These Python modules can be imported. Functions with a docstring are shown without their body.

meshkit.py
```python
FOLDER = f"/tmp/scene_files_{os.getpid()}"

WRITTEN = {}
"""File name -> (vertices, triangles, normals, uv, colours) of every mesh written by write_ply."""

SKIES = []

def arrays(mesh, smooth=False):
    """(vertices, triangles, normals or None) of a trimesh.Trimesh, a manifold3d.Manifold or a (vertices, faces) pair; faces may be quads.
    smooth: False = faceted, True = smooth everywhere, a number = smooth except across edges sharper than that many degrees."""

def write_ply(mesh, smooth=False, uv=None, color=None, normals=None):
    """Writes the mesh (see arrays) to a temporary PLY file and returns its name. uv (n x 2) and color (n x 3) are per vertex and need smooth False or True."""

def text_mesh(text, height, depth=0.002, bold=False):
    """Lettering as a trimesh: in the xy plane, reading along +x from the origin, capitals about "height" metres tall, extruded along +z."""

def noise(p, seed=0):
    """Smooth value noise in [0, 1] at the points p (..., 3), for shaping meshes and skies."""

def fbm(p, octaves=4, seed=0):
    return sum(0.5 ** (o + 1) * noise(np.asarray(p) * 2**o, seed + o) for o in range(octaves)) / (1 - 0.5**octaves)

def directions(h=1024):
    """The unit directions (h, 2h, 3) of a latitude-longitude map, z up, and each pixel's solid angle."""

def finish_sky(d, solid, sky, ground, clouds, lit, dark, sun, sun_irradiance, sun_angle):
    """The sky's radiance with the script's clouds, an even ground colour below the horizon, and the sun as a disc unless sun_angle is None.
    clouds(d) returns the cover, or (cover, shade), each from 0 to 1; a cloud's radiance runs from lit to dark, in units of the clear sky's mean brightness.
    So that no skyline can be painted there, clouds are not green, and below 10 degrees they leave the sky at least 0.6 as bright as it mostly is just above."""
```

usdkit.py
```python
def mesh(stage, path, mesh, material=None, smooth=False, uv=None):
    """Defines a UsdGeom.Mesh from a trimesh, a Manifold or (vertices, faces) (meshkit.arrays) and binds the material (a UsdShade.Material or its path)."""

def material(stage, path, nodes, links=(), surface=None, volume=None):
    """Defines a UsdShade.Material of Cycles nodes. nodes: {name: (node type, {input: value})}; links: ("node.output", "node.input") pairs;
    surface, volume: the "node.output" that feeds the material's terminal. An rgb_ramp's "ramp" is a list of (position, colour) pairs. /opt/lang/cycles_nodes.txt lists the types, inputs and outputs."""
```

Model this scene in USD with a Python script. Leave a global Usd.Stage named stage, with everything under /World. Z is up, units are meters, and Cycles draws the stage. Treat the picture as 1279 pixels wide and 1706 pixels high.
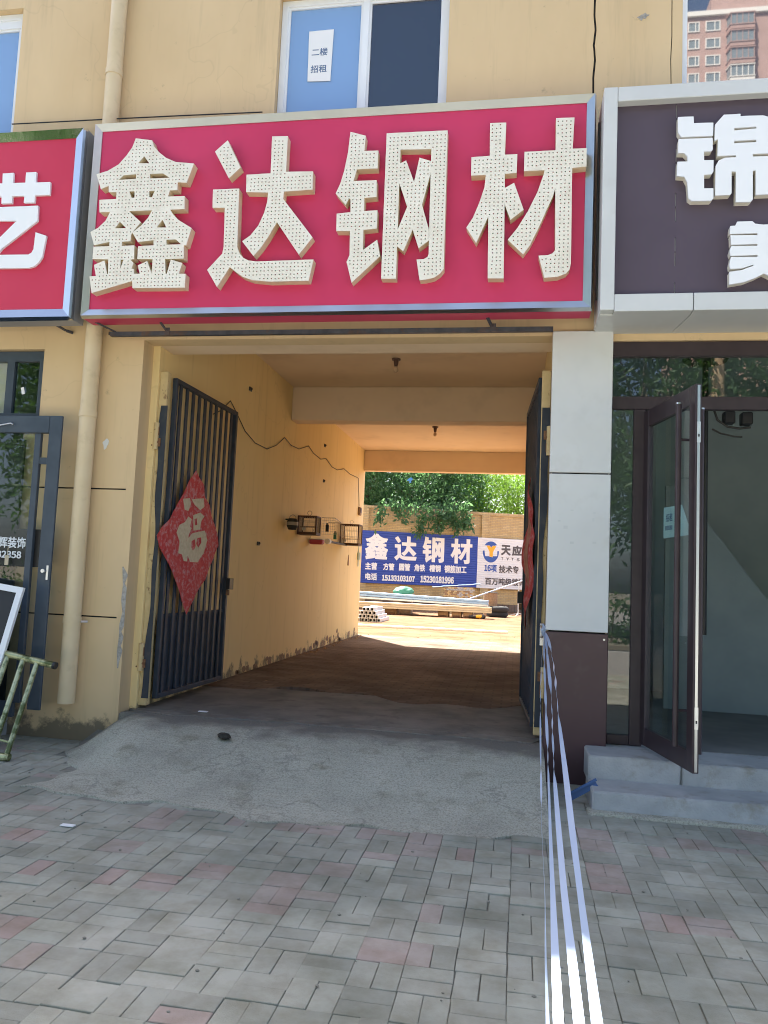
import math, random
import numpy as np, trimesh, manifold3d, usdkit, meshkit
from shapely import affinity
from shapely.geometry import Polygon, box as sbox, Point, LineString
from shapely.ops import unary_union
from pxr import Usd, UsdGeom, UsdLux, UsdShade, Gf, Sdf, Vt

stage = Usd.Stage.CreateInMemory()
UsdGeom.SetStageUpAxis(stage, 'Z'); UsdGeom.SetStageMetersPerUnit(stage, 1.0)
UsdGeom.Xform.Define(stage, '/World'); UsdGeom.Scope.Define(stage, '/World/Looks')

# ---------------------------------------------------------------- camera
EYE = np.array([0, 0, 1.6]); FOCAL = 1285.709
# rows: the world's x, y, z axes seen from the camera (right, down, forward)
AX = np.array([[0.98507871, 0.02833548, -0.1697558], [0.16659916, 0.09048296, 0.98186433], [0.0431816, -0.99549482, 0.08441217]])
cam = UsdGeom.Camera.Define(stage, '/World/camera')
r_, u_, b_ = AX[:, 0], -AX[:, 1], -AX[:, 2]
cam.AddTransformOp().Set(Gf.Matrix4d(*r_, 0, *u_, 0, *b_, 0, *EYE, 1))
cam.CreateHorizontalApertureAttr(36.0); cam.CreateVerticalApertureAttr(36.0 * 1024 / 768)
cam.CreateFocalLengthAttr(36.0 * FOCAL / 1279); cam.CreateClippingRangeAttr(Gf.Vec2f(0.05, 600))
EXPOSURE = 2.35
cam.CreateExposureAttr(EXPOSURE)

# ---------------------------------------------------------------- sky and sun
SUN_AZ, SUN_EL = math.radians(-32.0), math.radians(55.0)      # azimuth from +y, negative = towards -x
SUN = np.array([math.sin(SUN_AZ) * math.cos(SUN_EL), math.cos(SUN_AZ) * math.cos(SUN_EL), math.sin(SUN_EL)])
usdkit.material(stage, '/World/Looks/sky', {
    'sky': ('sky_texture', {'sky_type': 'single_scattering', 'sun_disc': False, 'sun_elevation': SUN_EL, 'sun_rotation': SUN_AZ % (2 * math.pi), 'aerosol_density': 3.5, 'air_density': .75, 'ozone_density': .5}),
    'bg': ('background_shader', {'strength': 0.085})}, [('sky.color', 'bg.color')], surface='bg.background')
dome = UsdLux.DomeLight.Define(stage, '/World/sky')
UsdShade.MaterialBindingAPI.Apply(dome.GetPrim()).Bind(UsdShade.Material.Get(stage, '/World/Looks/sky'))
sun = UsdLux.DistantLight.Define(stage, '/World/sun')
sun.CreateIntensityAttr(1.25); sun.CreateAngleAttr(0.53); sun.CreateNormalizeAttr(True); sun.CreateColorAttr(Gf.Vec3f(1.0, 0.95, 0.86))
zc = SUN; xc = np.cross([0, 0, 1.0], zc); xc /= np.linalg.norm(xc); yc = np.cross(zc, xc)
sun.AddTransformOp().Set(Gf.Matrix4d(*xc, 0, *yc, 0, *zc, 0, 0, 0, 30, 1))

# ---------------------------------------------------------------- helpers
USED = {}
def numbered(parent, name):
    k = USED.get((parent, name), 0); USED[(parent, name)] = k + 1
    return f'{parent}/{name}' if k == 0 else f'{parent}/{name}_{k:03d}'

def tagp(prim, label=None, cat=None, group=None, kind=None):
    for k, v in (('label', label), ('category', cat), ('group', group), ('kind', kind)):
        if v: prim.SetCustomDataByKey(k, v)
    return prim

class Thing:
    """A top-level Xform at the thing's base; parts are given in world coordinates (or in its own frame when rot is used)."""
    def __init__(self, name, label=None, cat=None, loc=(0, 0, 0), rotz=0.0, group=None, kind=None):
        self.path = numbered('/World', name); self.loc = np.array(loc, float); self.rot = rotz
        x = UsdGeom.Xform.Define(stage, self.path); x.AddTranslateOp().Set(Gf.Vec3d(*self.loc))
        if rotz: x.AddRotateZOp().Set(math.degrees(rotz))
        self.prim = tagp(x.GetPrim(), label, cat, group, kind)
    def part(self, name, mesh, mat, parent=None, smooth=False, label=None, kind=None, local=False):
        base = parent if parent else self.path
        p = numbered(base, name)
        if not local:
            v, f, _ = meshkit.arrays(mesh)
            v = v - self.loc
            if self.rot:
                c, s = math.cos(-self.rot), math.sin(-self.rot)
                v = np.stack([c * v[:, 0] - s * v[:, 1], s * v[:, 0] + c * v[:, 1], v[:, 2]], 1)
            mesh = trimesh.Trimesh(v, f, process=False)
        m = usdkit.mesh(stage, p, mesh, M[mat], smooth)
        tagp(m.GetPrim(), label, None, None, kind)
        return p

def single(name, mesh, mat, label=None, cat=None, group=None, kind=None, smooth=False, base=None):
    """A thing that is one mesh."""
    p = numbered('/World', name)
    v, f, _ = meshkit.arrays(mesh)
    b = np.array(base, float) if base is not None else np.array([(v[:, 0].min() + v[:, 0].max()) / 2, (v[:, 1].min() + v[:, 1].max()) / 2, v[:, 2].min()])
    if kind == 'structure': b = np.zeros(3)
    m = usdkit.mesh(stage, p, trimesh.Trimesh(v - b, f, process=False), M[mat], smooth)
    if np.any(b): m.AddTranslateOp().Set(Gf.Vec3d(*b))
    tagp(m.GetPrim(), label, cat, group, kind)
    return p

def copy_of(path, loc, label=None, group=None, rotz=0, scale=1.0):
    name = path.rpartition('/')[2]
    p = numbered('/World', name)
    x = UsdGeom.Xform.Define(stage, p)
    x.GetPrim().GetReferences().AddInternalReference(path); x.GetPrim().SetInstanceable(True)
    x.ClearXformOpOrder()
    x.AddTranslateOp(opSuffix='c').Set(Gf.Vec3d(*loc)); x.AddRotateZOp(opSuffix='c').Set(rotz); x.AddScaleOp(opSuffix='c').Set(Gf.Vec3f(scale, scale, scale))
    src = stage.GetPrimAtPath(path)
    tagp(x.GetPrim(), label, src.GetCustomDataByKey('category'), group or src.GetCustomDataByKey('group'))
    return p

def ray(px, py):
    return AX @ np.array([px - 639.5, py - 853, FOCAL])
def at(px, py, X=None, Y=None, Z=None):
    """The point of a real plane x = X, y = Y or z = Z that the photograph shows at a pixel: measuring, for sizes and places."""
    w = ray(px, py)
    t = (X - EYE[0]) / w[0] if X is not None else (Y - EYE[1]) / w[1] if Y is not None else (Z - EYE[2]) / w[2]
    return EYE + t * w
def on_plane(px, py, p0, n):
    w = ray(px, py); n = np.asarray(n, float)
    return EYE + w * (np.dot(np.asarray(p0) - EYE, n) / np.dot(w, n))
def pix(P):
    q = AX.T @ (np.asarray(P) - EYE); return FOCAL * q[0] / q[2] + 639.5, FOCAL * q[1] / q[2] + 853

cat_ = trimesh.util.concatenate
def bx(x0, x1, y0, y1, z0, z1, b=0.0):
    x0, x1 = min(x0, x1), max(x0, x1); y0, y1 = min(y0, y1), max(y0, y1); z0, z1 = min(z0, z1), max(z0, z1)
    if b <= 0:
        return trimesh.creation.box(bounds=[[x0, y0, z0], [x1, y1, z1]])
    b = min(b, .45 * (x1 - x0), .45 * (y1 - y0), .45 * (z1 - z0))
    P = [(x, y, z) for a in range(3) for x in (x0, x1) for y in (y0, y1) for z in (z0, z1)]
    Q = []
    for i, (x, y, z) in enumerate(P):
        a = i // 8
        fx = lambda v, lo: v + (b if v == lo else -b)
        Q.append((x if a == 0 else fx(x, x0), y if a == 1 else fx(y, y0), z if a == 2 else fx(z, z0)))
    return trimesh.Trimesh(np.array(Q)).convex_hull
def obox(p0, p1, w, h, up=(0, 0, 1), b=0.0):
    """A box beam from p0 to p1, w wide and h high."""
    p0, p1 = np.asarray(p0, float), np.asarray(p1, float); d = p1 - p0; L = np.linalg.norm(d); d = d / L
    up = np.asarray(up, float)
    if abs(np.dot(up, d)) > .95: up = np.array([1.0, 0, 0])
    s = np.cross(up, d); s /= np.linalg.norm(s); t = np.cross(d, s)
    m = bx(0, L, -w / 2, w / 2, -h / 2, h / 2, b)
    v = m.vertices
    return trimesh.Trimesh(p0 + v[:, :1] * d + v[:, 1:2] * s + v[:, 2:3] * t, m.faces, process=False)
def tube(pts, r, n=8, close=False):
    P = np.asarray(pts, float); r = np.broadcast_to(np.asarray(r, float), (len(P),))
    T = np.gradient(P, axis=0); T /= np.linalg.norm(T, axis=1, keepdims=True) + 1e-12
    ref = np.array([0, 0, 1.0]) if abs(T[0][2]) < .9 else np.array([1.0, 0, 0])
    a = np.cross(T[0], ref); a /= np.linalg.norm(a); rings = []
    for i in range(len(P)):
        a = a - T[i] * np.dot(a, T[i]); a /= np.linalg.norm(a); c = np.cross(T[i], a)
        th = np.linspace(0, 2 * np.pi, n, endpoint=False)
        rings.append(P[i] + r[i] * (np.cos(th)[:, None] * a + np.sin(th)[:, None] * c))
    V = np.vstack(rings + [P[:1], P[-1:]]); F = []; k = len(P)
    for i in range(k - 1):
        for j in range(n):
            q = (j + 1) % n
            F += [(i * n + j, i * n + q, (i + 1) * n + q), (i * n + j, (i + 1) * n + q, (i + 1) * n + j)]
    for j in range(n):
        q = (j + 1) % n
        F += [(k * n, q, j), (k * n + 1, (k - 1) * n + j, (k - 1) * n + q)]
    return trimesh.Trimesh(V, F, process=False)
def polys(g):
    return [p for p in getattr(g, 'geoms', [g]) if p.geom_type == 'Polygon' and p.area > 1e-7]
def ext(g, d):
    ms = [trimesh.creation.extrude_polygon(p, d, engine='earcut') for p in polys(g)]
    return cat_(ms)
def ext_y(g, yfront, yback):
    """A polygon drawn in (x, z) made a slab between the planes y = yfront (nearer the street) and y = yback."""
    m = ext(g, yback - yfront); v = m.vertices
    return trimesh.Trimesh(np.stack([v[:, 0], yback - v[:, 2], v[:, 1]], 1), m.faces, process=False)
def ext_frame(g, d, o, ex, ey):
    """A polygon drawn in (a, b) along unit axes ex, ey from o, made d thick along ex x ey."""
    m = ext(g, d); v = m.vertices; o, ex, ey = (np.asarray(q, float) for q in (o, ex, ey)); ez = np.cross(ex, ey)
    return trimesh.Trimesh(o + v[:, :1] * ex + v[:, 1:2] * ey + v[:, 2:3] * ez, m.faces, process=False)
def lathe(prof, c, n=16):
    """prof: (radius, z) pairs from bottom to top, round the vertical axis at c."""
    m = trimesh.creation.revolve(np.array(prof, float), sections=n); m.apply_translation(c); return m
def sheet(pts, z=None):
    P = np.array([(p[0], p[1], p[2] if len(p) > 2 else z) for p in pts], float)
    return trimesh.Trimesh(P, [(0, i, i + 1) for i in range(1, len(P) - 1)], process=False)
def grid_sheet(x0, x1, y0, y1, nx, ny, zf):
    X, Y = np.meshgrid(np.linspace(x0, x1, nx + 1), np.linspace(y0, y1, ny + 1)); Z = zf(X, Y)
    V = np.stack([X, Y, Z], -1).reshape(-1, 3); i = np.arange((nx + 1) * (ny + 1)).reshape(ny + 1, nx + 1)
    q = np.stack([i[:-1, :-1], i[:-1, 1:], i[1:, 1:], i[1:, :-1]], -1).reshape(-1, 4)
    return trimesh.Trimesh(V, np.vstack([q[:, [0, 1, 2]], q[:, [0, 2, 3]]]), process=False)

# lettering: outlines of the characters that the signs show, as numbers
GLYPHS = {
    '主': (160, '120p13132214221b1H1c1H1r1J1t221t222K1B2K192N1A2b2B2c1r2w1r2-1_3524352I2w2V2k2Y2c3E2b3F2N3D2K2L2K2L1t361t381r381d371b2L1b2L143L133N113N0p3L0n140n'),
    '营': (160, '132f132u1c2v1d361t361u2v2U2v2W362m362n2v3K2v3M2s3K2e2n2d2n2U3F2U3I2S3I1w3G1u321u301w302E1Q2E1O1v191u171w182T1c2U1c2d/1v2e1u2U2V2U2V2e;1K1U1N1W341W371T370k350i2s0i2q0o1d0o1b0i1L0i/1c132r122r1F1c1F;1V271Y2A2u2A2x272x1d2v1a1X1a1V1c/1o1x1o1p2f1q2e1x'),
    '方': (160, '100u110x1G131W1L1g1j1l2D1l2O162O142Q152g292g1_3024342F372T2g3J2g3L2e3L2Q3J2O222O2125332535232_162x0v2q0n2i0k2C0k290m250x26102c0_2g112l1K2n1p1-1p1v1U1m1B1W0u1E0i1A0i'),
    '管': (160, '102T102X1B2k1M371b331Z2v2B2v2D2j2K2u2O362e342d2v3K2v3K2g2z2g312T2y2P3H2O3H1v311u2-1w2-1X2y1V1j1U1k1Q351Q360j2s0i2p0o1k0o1i0i1S0i1R1v1B1u191w192O/1S252z252-232_291S2A/1j122p112q1A1k1B/2V2g2L2P2o2Q2d2g/1k1s1k1k2i1l2h1s/1r2Q222P1_2X272a2A2g1t2g1x2T/1I2Q1g2P1h2Q1a2g1T2g'),
    '圆': (160, '160j162-3H2_3I0j310i2_0o1P0o1M0i/1O1G1j1L1W1O1W241Y262s262t1O2j1M2z1E2-1A2w123012302l1O2l/221C1i122k132C1K/2L1t2K1W2c1Q2c1t/1n1N1t1O221X241d241t1n1s;1b2A1a2h1c2j2p2i2o2A/1r2P2X2O2Y2T1s2V'),
    '角': (160, '122G142L1E2R1X2k1m362233202x2j2x2q2s2r2o2g2X392X3B2V3B0v390p2_0j2b0i2Z0k2V0z2v0-2v1H2P1H2P0n2N0l290l270m271H1d1H1P0p1I0h1D0h140q140u1E141L1N1N2A1D25/2P1Z2v1Y2v1n2P1n/2Q2G2P222v222v2G/1k2Y2J2X2Q2h1q2h/1f1Z271Y271n1f1n/1h2G1g222722272G'),
    '铁': (160, '152E0-2T1E2m1O361d311Z2q222q242o242a212Y1P2Y1I2N1-2N202L262W2C2_2R2-2T2w2Q2f2Z2f2Z342q352r2f3I2f3K2d3K2Q3I2O2r2O2q1_3N1z3N1j2u1i2t1g351C3I0_3P0y3P0t3G0j360n2t112i1M2U102H0p240i1x0r1w0v26112K1G2R1S2V1h251i221b1i1a1i1A1y1I211I24131U0j1Q0j1J0y1R141R1b141b121p141s1R1s1R261C261A2E/1-261i261i1s211s221-2Y1-2Z2O2L2O2B21'),
    '槽': (160, '0-1N1C1p1L2H122I112X132Z1N2Z1O361c361e341f2Z2H2b2G2f1q2f1p2u2H2v2I362W362X2v2g2v2h362v362x342x2v3N2v3P2t3P2h3N2f2x2e2x2b3I2b3K2Z3K1k3C1h3E1e3E0l3C0i2-0i2x0n2H0n2D0h200i201i1w1i1p1X1l1X1e1i1e0k1c0i1N0j1N1a191B141C/2v2H342G342M2v2M/2w212v1x341x3322/2G112x102y162H17/2H1R2H1M2y1N2w1S/2X1y2g1x2g222X22/2X2H2g2G2g2M2X2M/2f2b2g2f2X2f2X2b/281y2I1x2I212922/282H2I2G2I2M282M/1f2I1e281u1p1u2I'),
    '钢': (160, '0-2Q102W1A2h1N361b321Z2q1-2p1-2z202-3J2z3J0u3H0q380l2p0k2n0m2j0-320_321D2r192g1X2P112K102F132F0k2D0i1-0j1z101Q0j1J0v1J0z1P131P1b131c141s1P1s1P261C261B2E152E/2p1w321P322b/2G2j2F2V2Q2Z2f2C2o2j/2F1K2J1N2X1s2G2K/1I2O1x2N1y271g261g1t1-1s1-2Y1O2Y/1g1B1u1G1-1F1-1b1g1b'),
    '筋': (160, '0-2Q0-2U1A2g1Q371f321c2t2B2t2F2r2M362Q372d332a2t3L2t3M2f3K2d2u2d2z2O2k2I2k293H293J273G163A0o300j2g0j2b0w2c0-2w0-2z11301u2k1u2i1W2b192R0v2E0i2A0i240o1t0i1d0i1b0k1Y0u1Z0z1r0z1q1I1T1I1O0x1E0h110o100s19151D1N1E2I1A2I/26282T292T2Q2f2R2Z2d2Q2d2B2K262J/260-2H192N1L2S1g2S1u261v/1q2c1v2R1s2L222L1x2R1x2V222d/1W1i1V1Y1r1Y1r1i/1W1z1r1y1r251W25/1G2M1d2L1e2M1X2d1T2d'),
    '加': (160, '2L2n3H2n3G0m300m2_0w2d0w2b0l2L0l/2c1D2_1C2_2W2c2W;0-0r0-0v1B1B1H1S1O2L132M112b142e1O2e1O321Q341f341g2e2D2d2C1Q280w1z0l1e0k1Y0n1V0_1Y111r101u151w1P1y2M1g2M1b1b1R131C0i180i'),
    '工': (160, '110w1118131A221B222Y1B2Y1B2q3F2p3E2Y2L2Y2L1B3M1A3M0u130u'),
    '电': (160, '1D2j1F2l212l213423362I362K342K2l382l391R3P1K3N113J0t3E0o360l2I0l280p230w211N1W1N1W1G1T1D1E1E/2K142O1132113619371N2K1N/2K1g2t1f2t1x2K1x/2K2D2t2C2t2T2K2T/1W1g211f211x1W1x/1W2D212C212T1W2T'),
    '话': (160, '1023112J1d2J1e1L1s1T1y1L1y1j2S1k2S221r231p251p2I1q2K2S2K2S2g1u2d1p2r1w2u2V2y36353G2w3G2t2k2k2k2K3N2K3O242k232k1l3F1j3F0k2-0j2y0p2F0p2C0i1z0i1x1D1P0n1M0n1E0x1E0_1M1A1M22/2E152z142z1T2E1T;192s192v1I321L321k2g1k2c1Y2S'),
    '天': (160, '100t120z1L151c1H1o1U1z1q1y1s151s14272128222I222e1B2e192g192u1B2w3E2v3D2e2K2e2K293J283L263K1s2Q1r2X1b2p1G31163P0y3P0u3H0j3E0i330m2e112O1J2D1c1y1C1Y0t1C0i190i'),
    '应': (160, '1Q0s1S152S152n1n2y2P312R3F2K2_1b2l163M153O133N0q1T0p;0_0p17191B1V1D2n2A2n24332F372L372V2n3L2n3M2Y3K2W1V2W1U1e1N0_1E0h1A0h;262H282N2I2Q2N2O2Z1i2a1T2N1P2J1R2G1l;1Z2A1b2E1i2H1o2I1q2G231b261Q251L1v1G1r1H1k1j'),
    '项': (160, '1i0t1k0y29162M1I2S1a2S2E2j2F2k1Z2e1E2m1L2r1K3K0-3P0v3O0r3F0i3C0i2c1B2N0x200l1s0i;0-1L0_1S1L1a1L2X112Y102n122p1s2p1s2-1u2_3O2-3N2k2k2k2g2a3C2Z3E2W3D1I2y1J2x2I2D2I2D1I2B1H1y1I1x1T161A111B/1d1e1v1i1y1d1y2Y2N2Z2Q2k1v2k1u2Y1d2X'),
    '技': (160, '0_1h111n1L1s1L2K122K112a1L2b1L331N361d351e2c1r2c1t2j2R2j2R342T362i362j2j3I2j3K2h3K2U3I2S2j2S2j2939293G25371g2o1D32133O0y3P0t3H0i3B0i2o0t2Z11290o1q0i1i0x25142M1F261c1_1u1x1u1x1m1v1k1d1f1d0s1b0o1T0j170i120y1L0z1L1Y141V/2I1t2O1f2a1R2n1e2v1t/1d1y1v1_1w292R292R2S1v2S1u2K1d2K'),
    '术': (160, '0_1A101F1E1M1c1h1y2A152B142S232T24362K362M342M2T2t2T2i2g2Q2t2Q2w2X312e33352i352c2y2T3J2S3I2B2U2A2k1q351T3P1F3P1C3E103A102p1K2N1s2L0i230j231n1d1I1H111A0-'),
    '专': (160, '1225122K142M1m2M1p2Z1G2Z1F2p1v2q1-362F342C2q382p372Z262Z232M3H2M3K2J3K263I241z241x221v1u2z1v381o331f2W182t0x2s0r2l0i1Y1C1h1P2F1F2c1d1Y1d1W1g1f24'),
    '百': (160, '132j132x152z3J2z3L2x3L2j3J2h2K2h2G2S2H2P352O350j2p0i2n0s1e0s1c0i1M0i1L2N1M2P1z2P202g152h/1d1o2o1n2o281d28/1e1W1e172o172o1W'),
    '万': (160, '0_0r100x1E131N1C1a1Y1h1y1k2P1k2e132f142w3L2v3K2e222e202b1_2D352D372A31142y0s2r0l2l0j2C0j260x280_2f0-2i102n1N2o1x1z1x1r1R1c111P0q1B0h'),
    '吨': (160, '152s1n2t1q2l2R2m2R352h362i2m3M2m3M2V2i2T2i1f2z1f2z2L2_2N3D2N3F2K3E1G3P1A3O0x3K0o390j2b0k2T0q2R0v2R1O1v1P1v2M2A2M2A1f2R1f2Q2V1p2V1o1N1M1N1M1917171519/2i142k0-350-3710381F2-1F2z1O2i1O/1M1f1Y1e1Y2c1M2c'),
    '级': (160, '101111181p1Q1x1R1_1M271v2B2f1v2h1w2x352w2x2G3B2G3J2C3J273A1g2y1H39143P0x3P0t3H0j3D0i300q2m132X0r2I0i2E0i250s1z0i1v0i1k0q1k0u1v19180s130t/2S2A2a1p2n1W2-1-2a202l2g2T2g/280z2N142a1G2O1e2L1e2G1G;131z0-2D162J1H2b1V361l301j2t1P2I1b2I1l2a1z2U1y2M1Z1o1w1t1y1r1y1e1F1Q171L131M0_1b1C1l1O20'),
    '镀': (160, '0-2R1D2m1L351b311X2q1y2q1-2n202t2a2t2W322e362m362t2t3N2t3O2f3M2d382d382S3L2S3N2Q3N2E3L2C382C371q2Q1q2P2B2H2C2G1n3B1m3H1k3J1f3G1X2_173A103Q0x3Q0s3F0i2-0p2n0y2W0o2E0i250u200k1x0i1m0p1q0x1p0z1O0j1H0v1H0y1O131O1b121c131s1O1s1O261B261A2D152E/2e1W2n1J2x1V/2e242u232u2C2e2C/2e2T2u2S2u2d2e2d/270z2I0_2Z172L1W2E1W/2G2T2P2S2P2d2G2d/1I2O1w2N1x271f261f1t1y1s1z1h1_1h1_2c1y2Z1O2Z/1f1B1r1H1x1G1-1d1x1b1f1b'),
    '锌': (160, '0_2R1B2h1M351a331c2-1Y2p1_2p212n212a202Y1O2Y1I2N1z2N1-271h261h1t1_1s20262K272B2X232Z242o2a2o2T2z2T312g362n2-2s2o3L2n3L2Y3C2X33273O263P1t3N1r2q1r2q1c3L1a3M1L3K1J2q1J2q0j2a0i2Y0k2Y1J221K231a2Y1a2Y1r221r221d201b1h1a1h1C1y1J20141Q0k1I0w1Q151Q1b131c141s1Q1s1Q261B261A2E152G/2T2W2b262n262w2X'),
    '献': (160, '112b122r1Z2r1Z351p361q2r2M2q2L2b1q2a1q2Q2f2P2f352v362w2x362-3M2Y3L2U3C2Q3N2O3N292y282y23371L3I113O0y3O0u3E0j3B0j2-0_2q1P2e0y2T0i2P0i2I0o270k1u0l1r0y1t0-230-221F1p1F1o0q1a0r1a1F1K1F1K0k150j142O162Q1Z2Q1Z2Z/2w2Q362Q2x2m2w2m/2K112M112U1G2Z1V2e1y2e282K28/1q1b1p1U231U231c/1x1s231r23261_22/1a291h1v1j1v1p2A/1K1V1a1U1a1c1K1c/1K1s1U1s1L2A1K29'),
    '辉': (160, '0_0t191E1D1g1D1y121y101-102B1A2E122n132u1C2w1G2u1O2T1O321Q341e331f2T1o2w1-2u202-3L2z3L2R3G2Q3G2C2Z2B2Q1u2b1t2c292r292s1t3I1t3J1d2s1c2s1Q3N1P3P1N3P1A3N182s182r0j2b0j2a181_181-1C1x1C1d0v1a0v1T131Y1D1Y1x1U1y1S1T1L0-1B0k180k/2a2i2j2e2f2R352R352j/1q2E202B201-1-1y1o1y1o1P1w1V1_1V211P2a1P2b1c271a251c221q271t2G2A242C242Q1-2S1-2e/2F2S2N2S2S2j2F2j'),
    '装': (160, '0_1B121G1R1M1l1W131X111Z111l131n221n201x1y1y1y2B2T2D2T2V1v2V1t2X1r1r1b1r1b2A141z0_2C1b2U1b2d1S2V1P2V142o142r1C2z1I2y1b2j1b351q361s341s2l2S2m2T352k362l2m3K2l3L2Y3I2V2l2U2l2C3H2B3I1-3G1x2J1w2N1n3L1n3N1l3N1Z3L1X3A1X3E1P2s1A31133P0x3H0j2s0r2S172Q0v1W0h1Q0v1Y0-1Z181810/2T1X2e1L2x1W/2B1V1q1G1q122P19'),
    '饰': (160, '0-221A2V1J361Y331V2j1t2k212f212a2F362U322Q2n3M2m3L2W2n2W2n2A3H2A3J283J1G3H1936132s132n1E2n0j2l0i2X0i2V0k2V1v2F1v2F1320121-141-28222B1w2G1u2G1o231b271b1G1p1P1u1P1y1B1O0j1L0k1E0t1E0x1K151K281B1w/2n1J311K311v2n1v/262B2V2A2V2W2J2W/1L2D1b2C1h2T1Q2T'),
    '招': (160, '0-1f0_1m1K1s1K2K112K102a1K2c1L361b351b2b1t2b1v2Z1t2K1b2K1c1y1o1_1p23212A2A2K2H2a2I2j1v2j1t2l1t2y1v2-3I2z3F2A3C20361w2-1u2f1v2b252d2A2w292z2C302i2b2j2Y2V2Q2C2C1y201r3F1q3F0j2_0j2z0q2F0q2C0i1-0i1y0k1z1p1v1t1t1l1b1f1b0t1Z0o1R0j170i120y140-1K0-1K1Y111V/2E162-152-1Z2E1Z'),
    '租': (160, '1r0o1r112513252x272z382z3A2w3A133O113O0o/2N132t122t1S2N1S/2N1k2t1j2t252N25/2N2N2t2M2t2i2N2i;0-1L0-1Q191e1N261M281128102O1Q2Q1Q2g162e122s1v34222s1i2k1i2Q202P222N21281k27201m221g1v1V1s1V1l1i1i1j1i0k1g0i1S0i1Q0k1Q1b191A141B'),
    '楼': (160, '0-1Q1B1r1K2K1K2M122N122c1L2d1L331N361c351d2d1s2c252d1y2u1-2-25312C2_2N2i2N2d2S2d2T362j352j2d2n2d30333F2-3D2s332e3J2d3K2O2x2M392B3N253O203F1s3C1s2j2C2j1u2d1s2b1m2c1k3M1j3M1V341U2u183K0w3I0q3B0j360j2g0x2H0n1w0i1r0j1m0u1n0y250_2H141z1C271U1q1U1o1h1i1h1f1p1d0l1b0i1N0i1L0l1L1Y191D141F/2N1K2c1E2n1U2R1U/1q1l2G1k2M1x2S1y2S2B231u1z1r1v1s/1e2M1o23262E2F2M'),
    '二': (160, '121E3L1F3M0z140y120-;1G2k372l392i392V372S1H2S'),
    '0': (89, '0_1h112H152V1C2h1L2p1Z2u1p2t1_2n2B2X2I222F1O24111y0w1k0r1U0s1L0w1C12161C/1N221P1T1V1F1c1B1m1D1u1T1w211s2N1j2Y1Y2X1R2N'),
    '1': (89, '150w161C1V1E1V2Q1C2R1A2V1B2i1c2s1r2s1u2p1u1D2D1D2F1B2F0v2C0t180t'),
    '2': (89, '0z2X0-2b172k1J2r1U2u1i2u1t2r252g2C2P2A201x1a1e1F2G1D2I1A2I0x2F0t110t0-0w0-171W1d1g1q1p271q2J1o2R1e2Y1P2W1E2L182L'),
    '3': (89, '0y170y1D151O1B1O1P1D1f1B1p1F1u1P1t1Z1o1f1f1j1M1k1J1p1J1-1M231c241n2A1q2H1o2T1g2Y1X2Y1L2T1F2N1A2N112X112f1D2o1V2u1o2t202n292d2D2Q2B2926201_1w2A1n2G1b2H1M2D19210y1j0r1U0r1F0v'),
    '4': (89, '0w1R0w1e1g2o1k2s242r251j2I1j2L1g2K1P251N240u1m0t1k0v1j1N0-1N/1P1k1j1j1j2A1g29'),
    '5': (89, '0x180y1D161O1A1O1O1D1d1B1m1E1u1R1u1f1n1q1g1t1X1t1G1m161s1525192q1C2s292s2C2n2C2a292W1V2W1T2B1m2C1x2926222C1w2H1i2H1P2A1724101r0t1U0r170z'),
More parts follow.
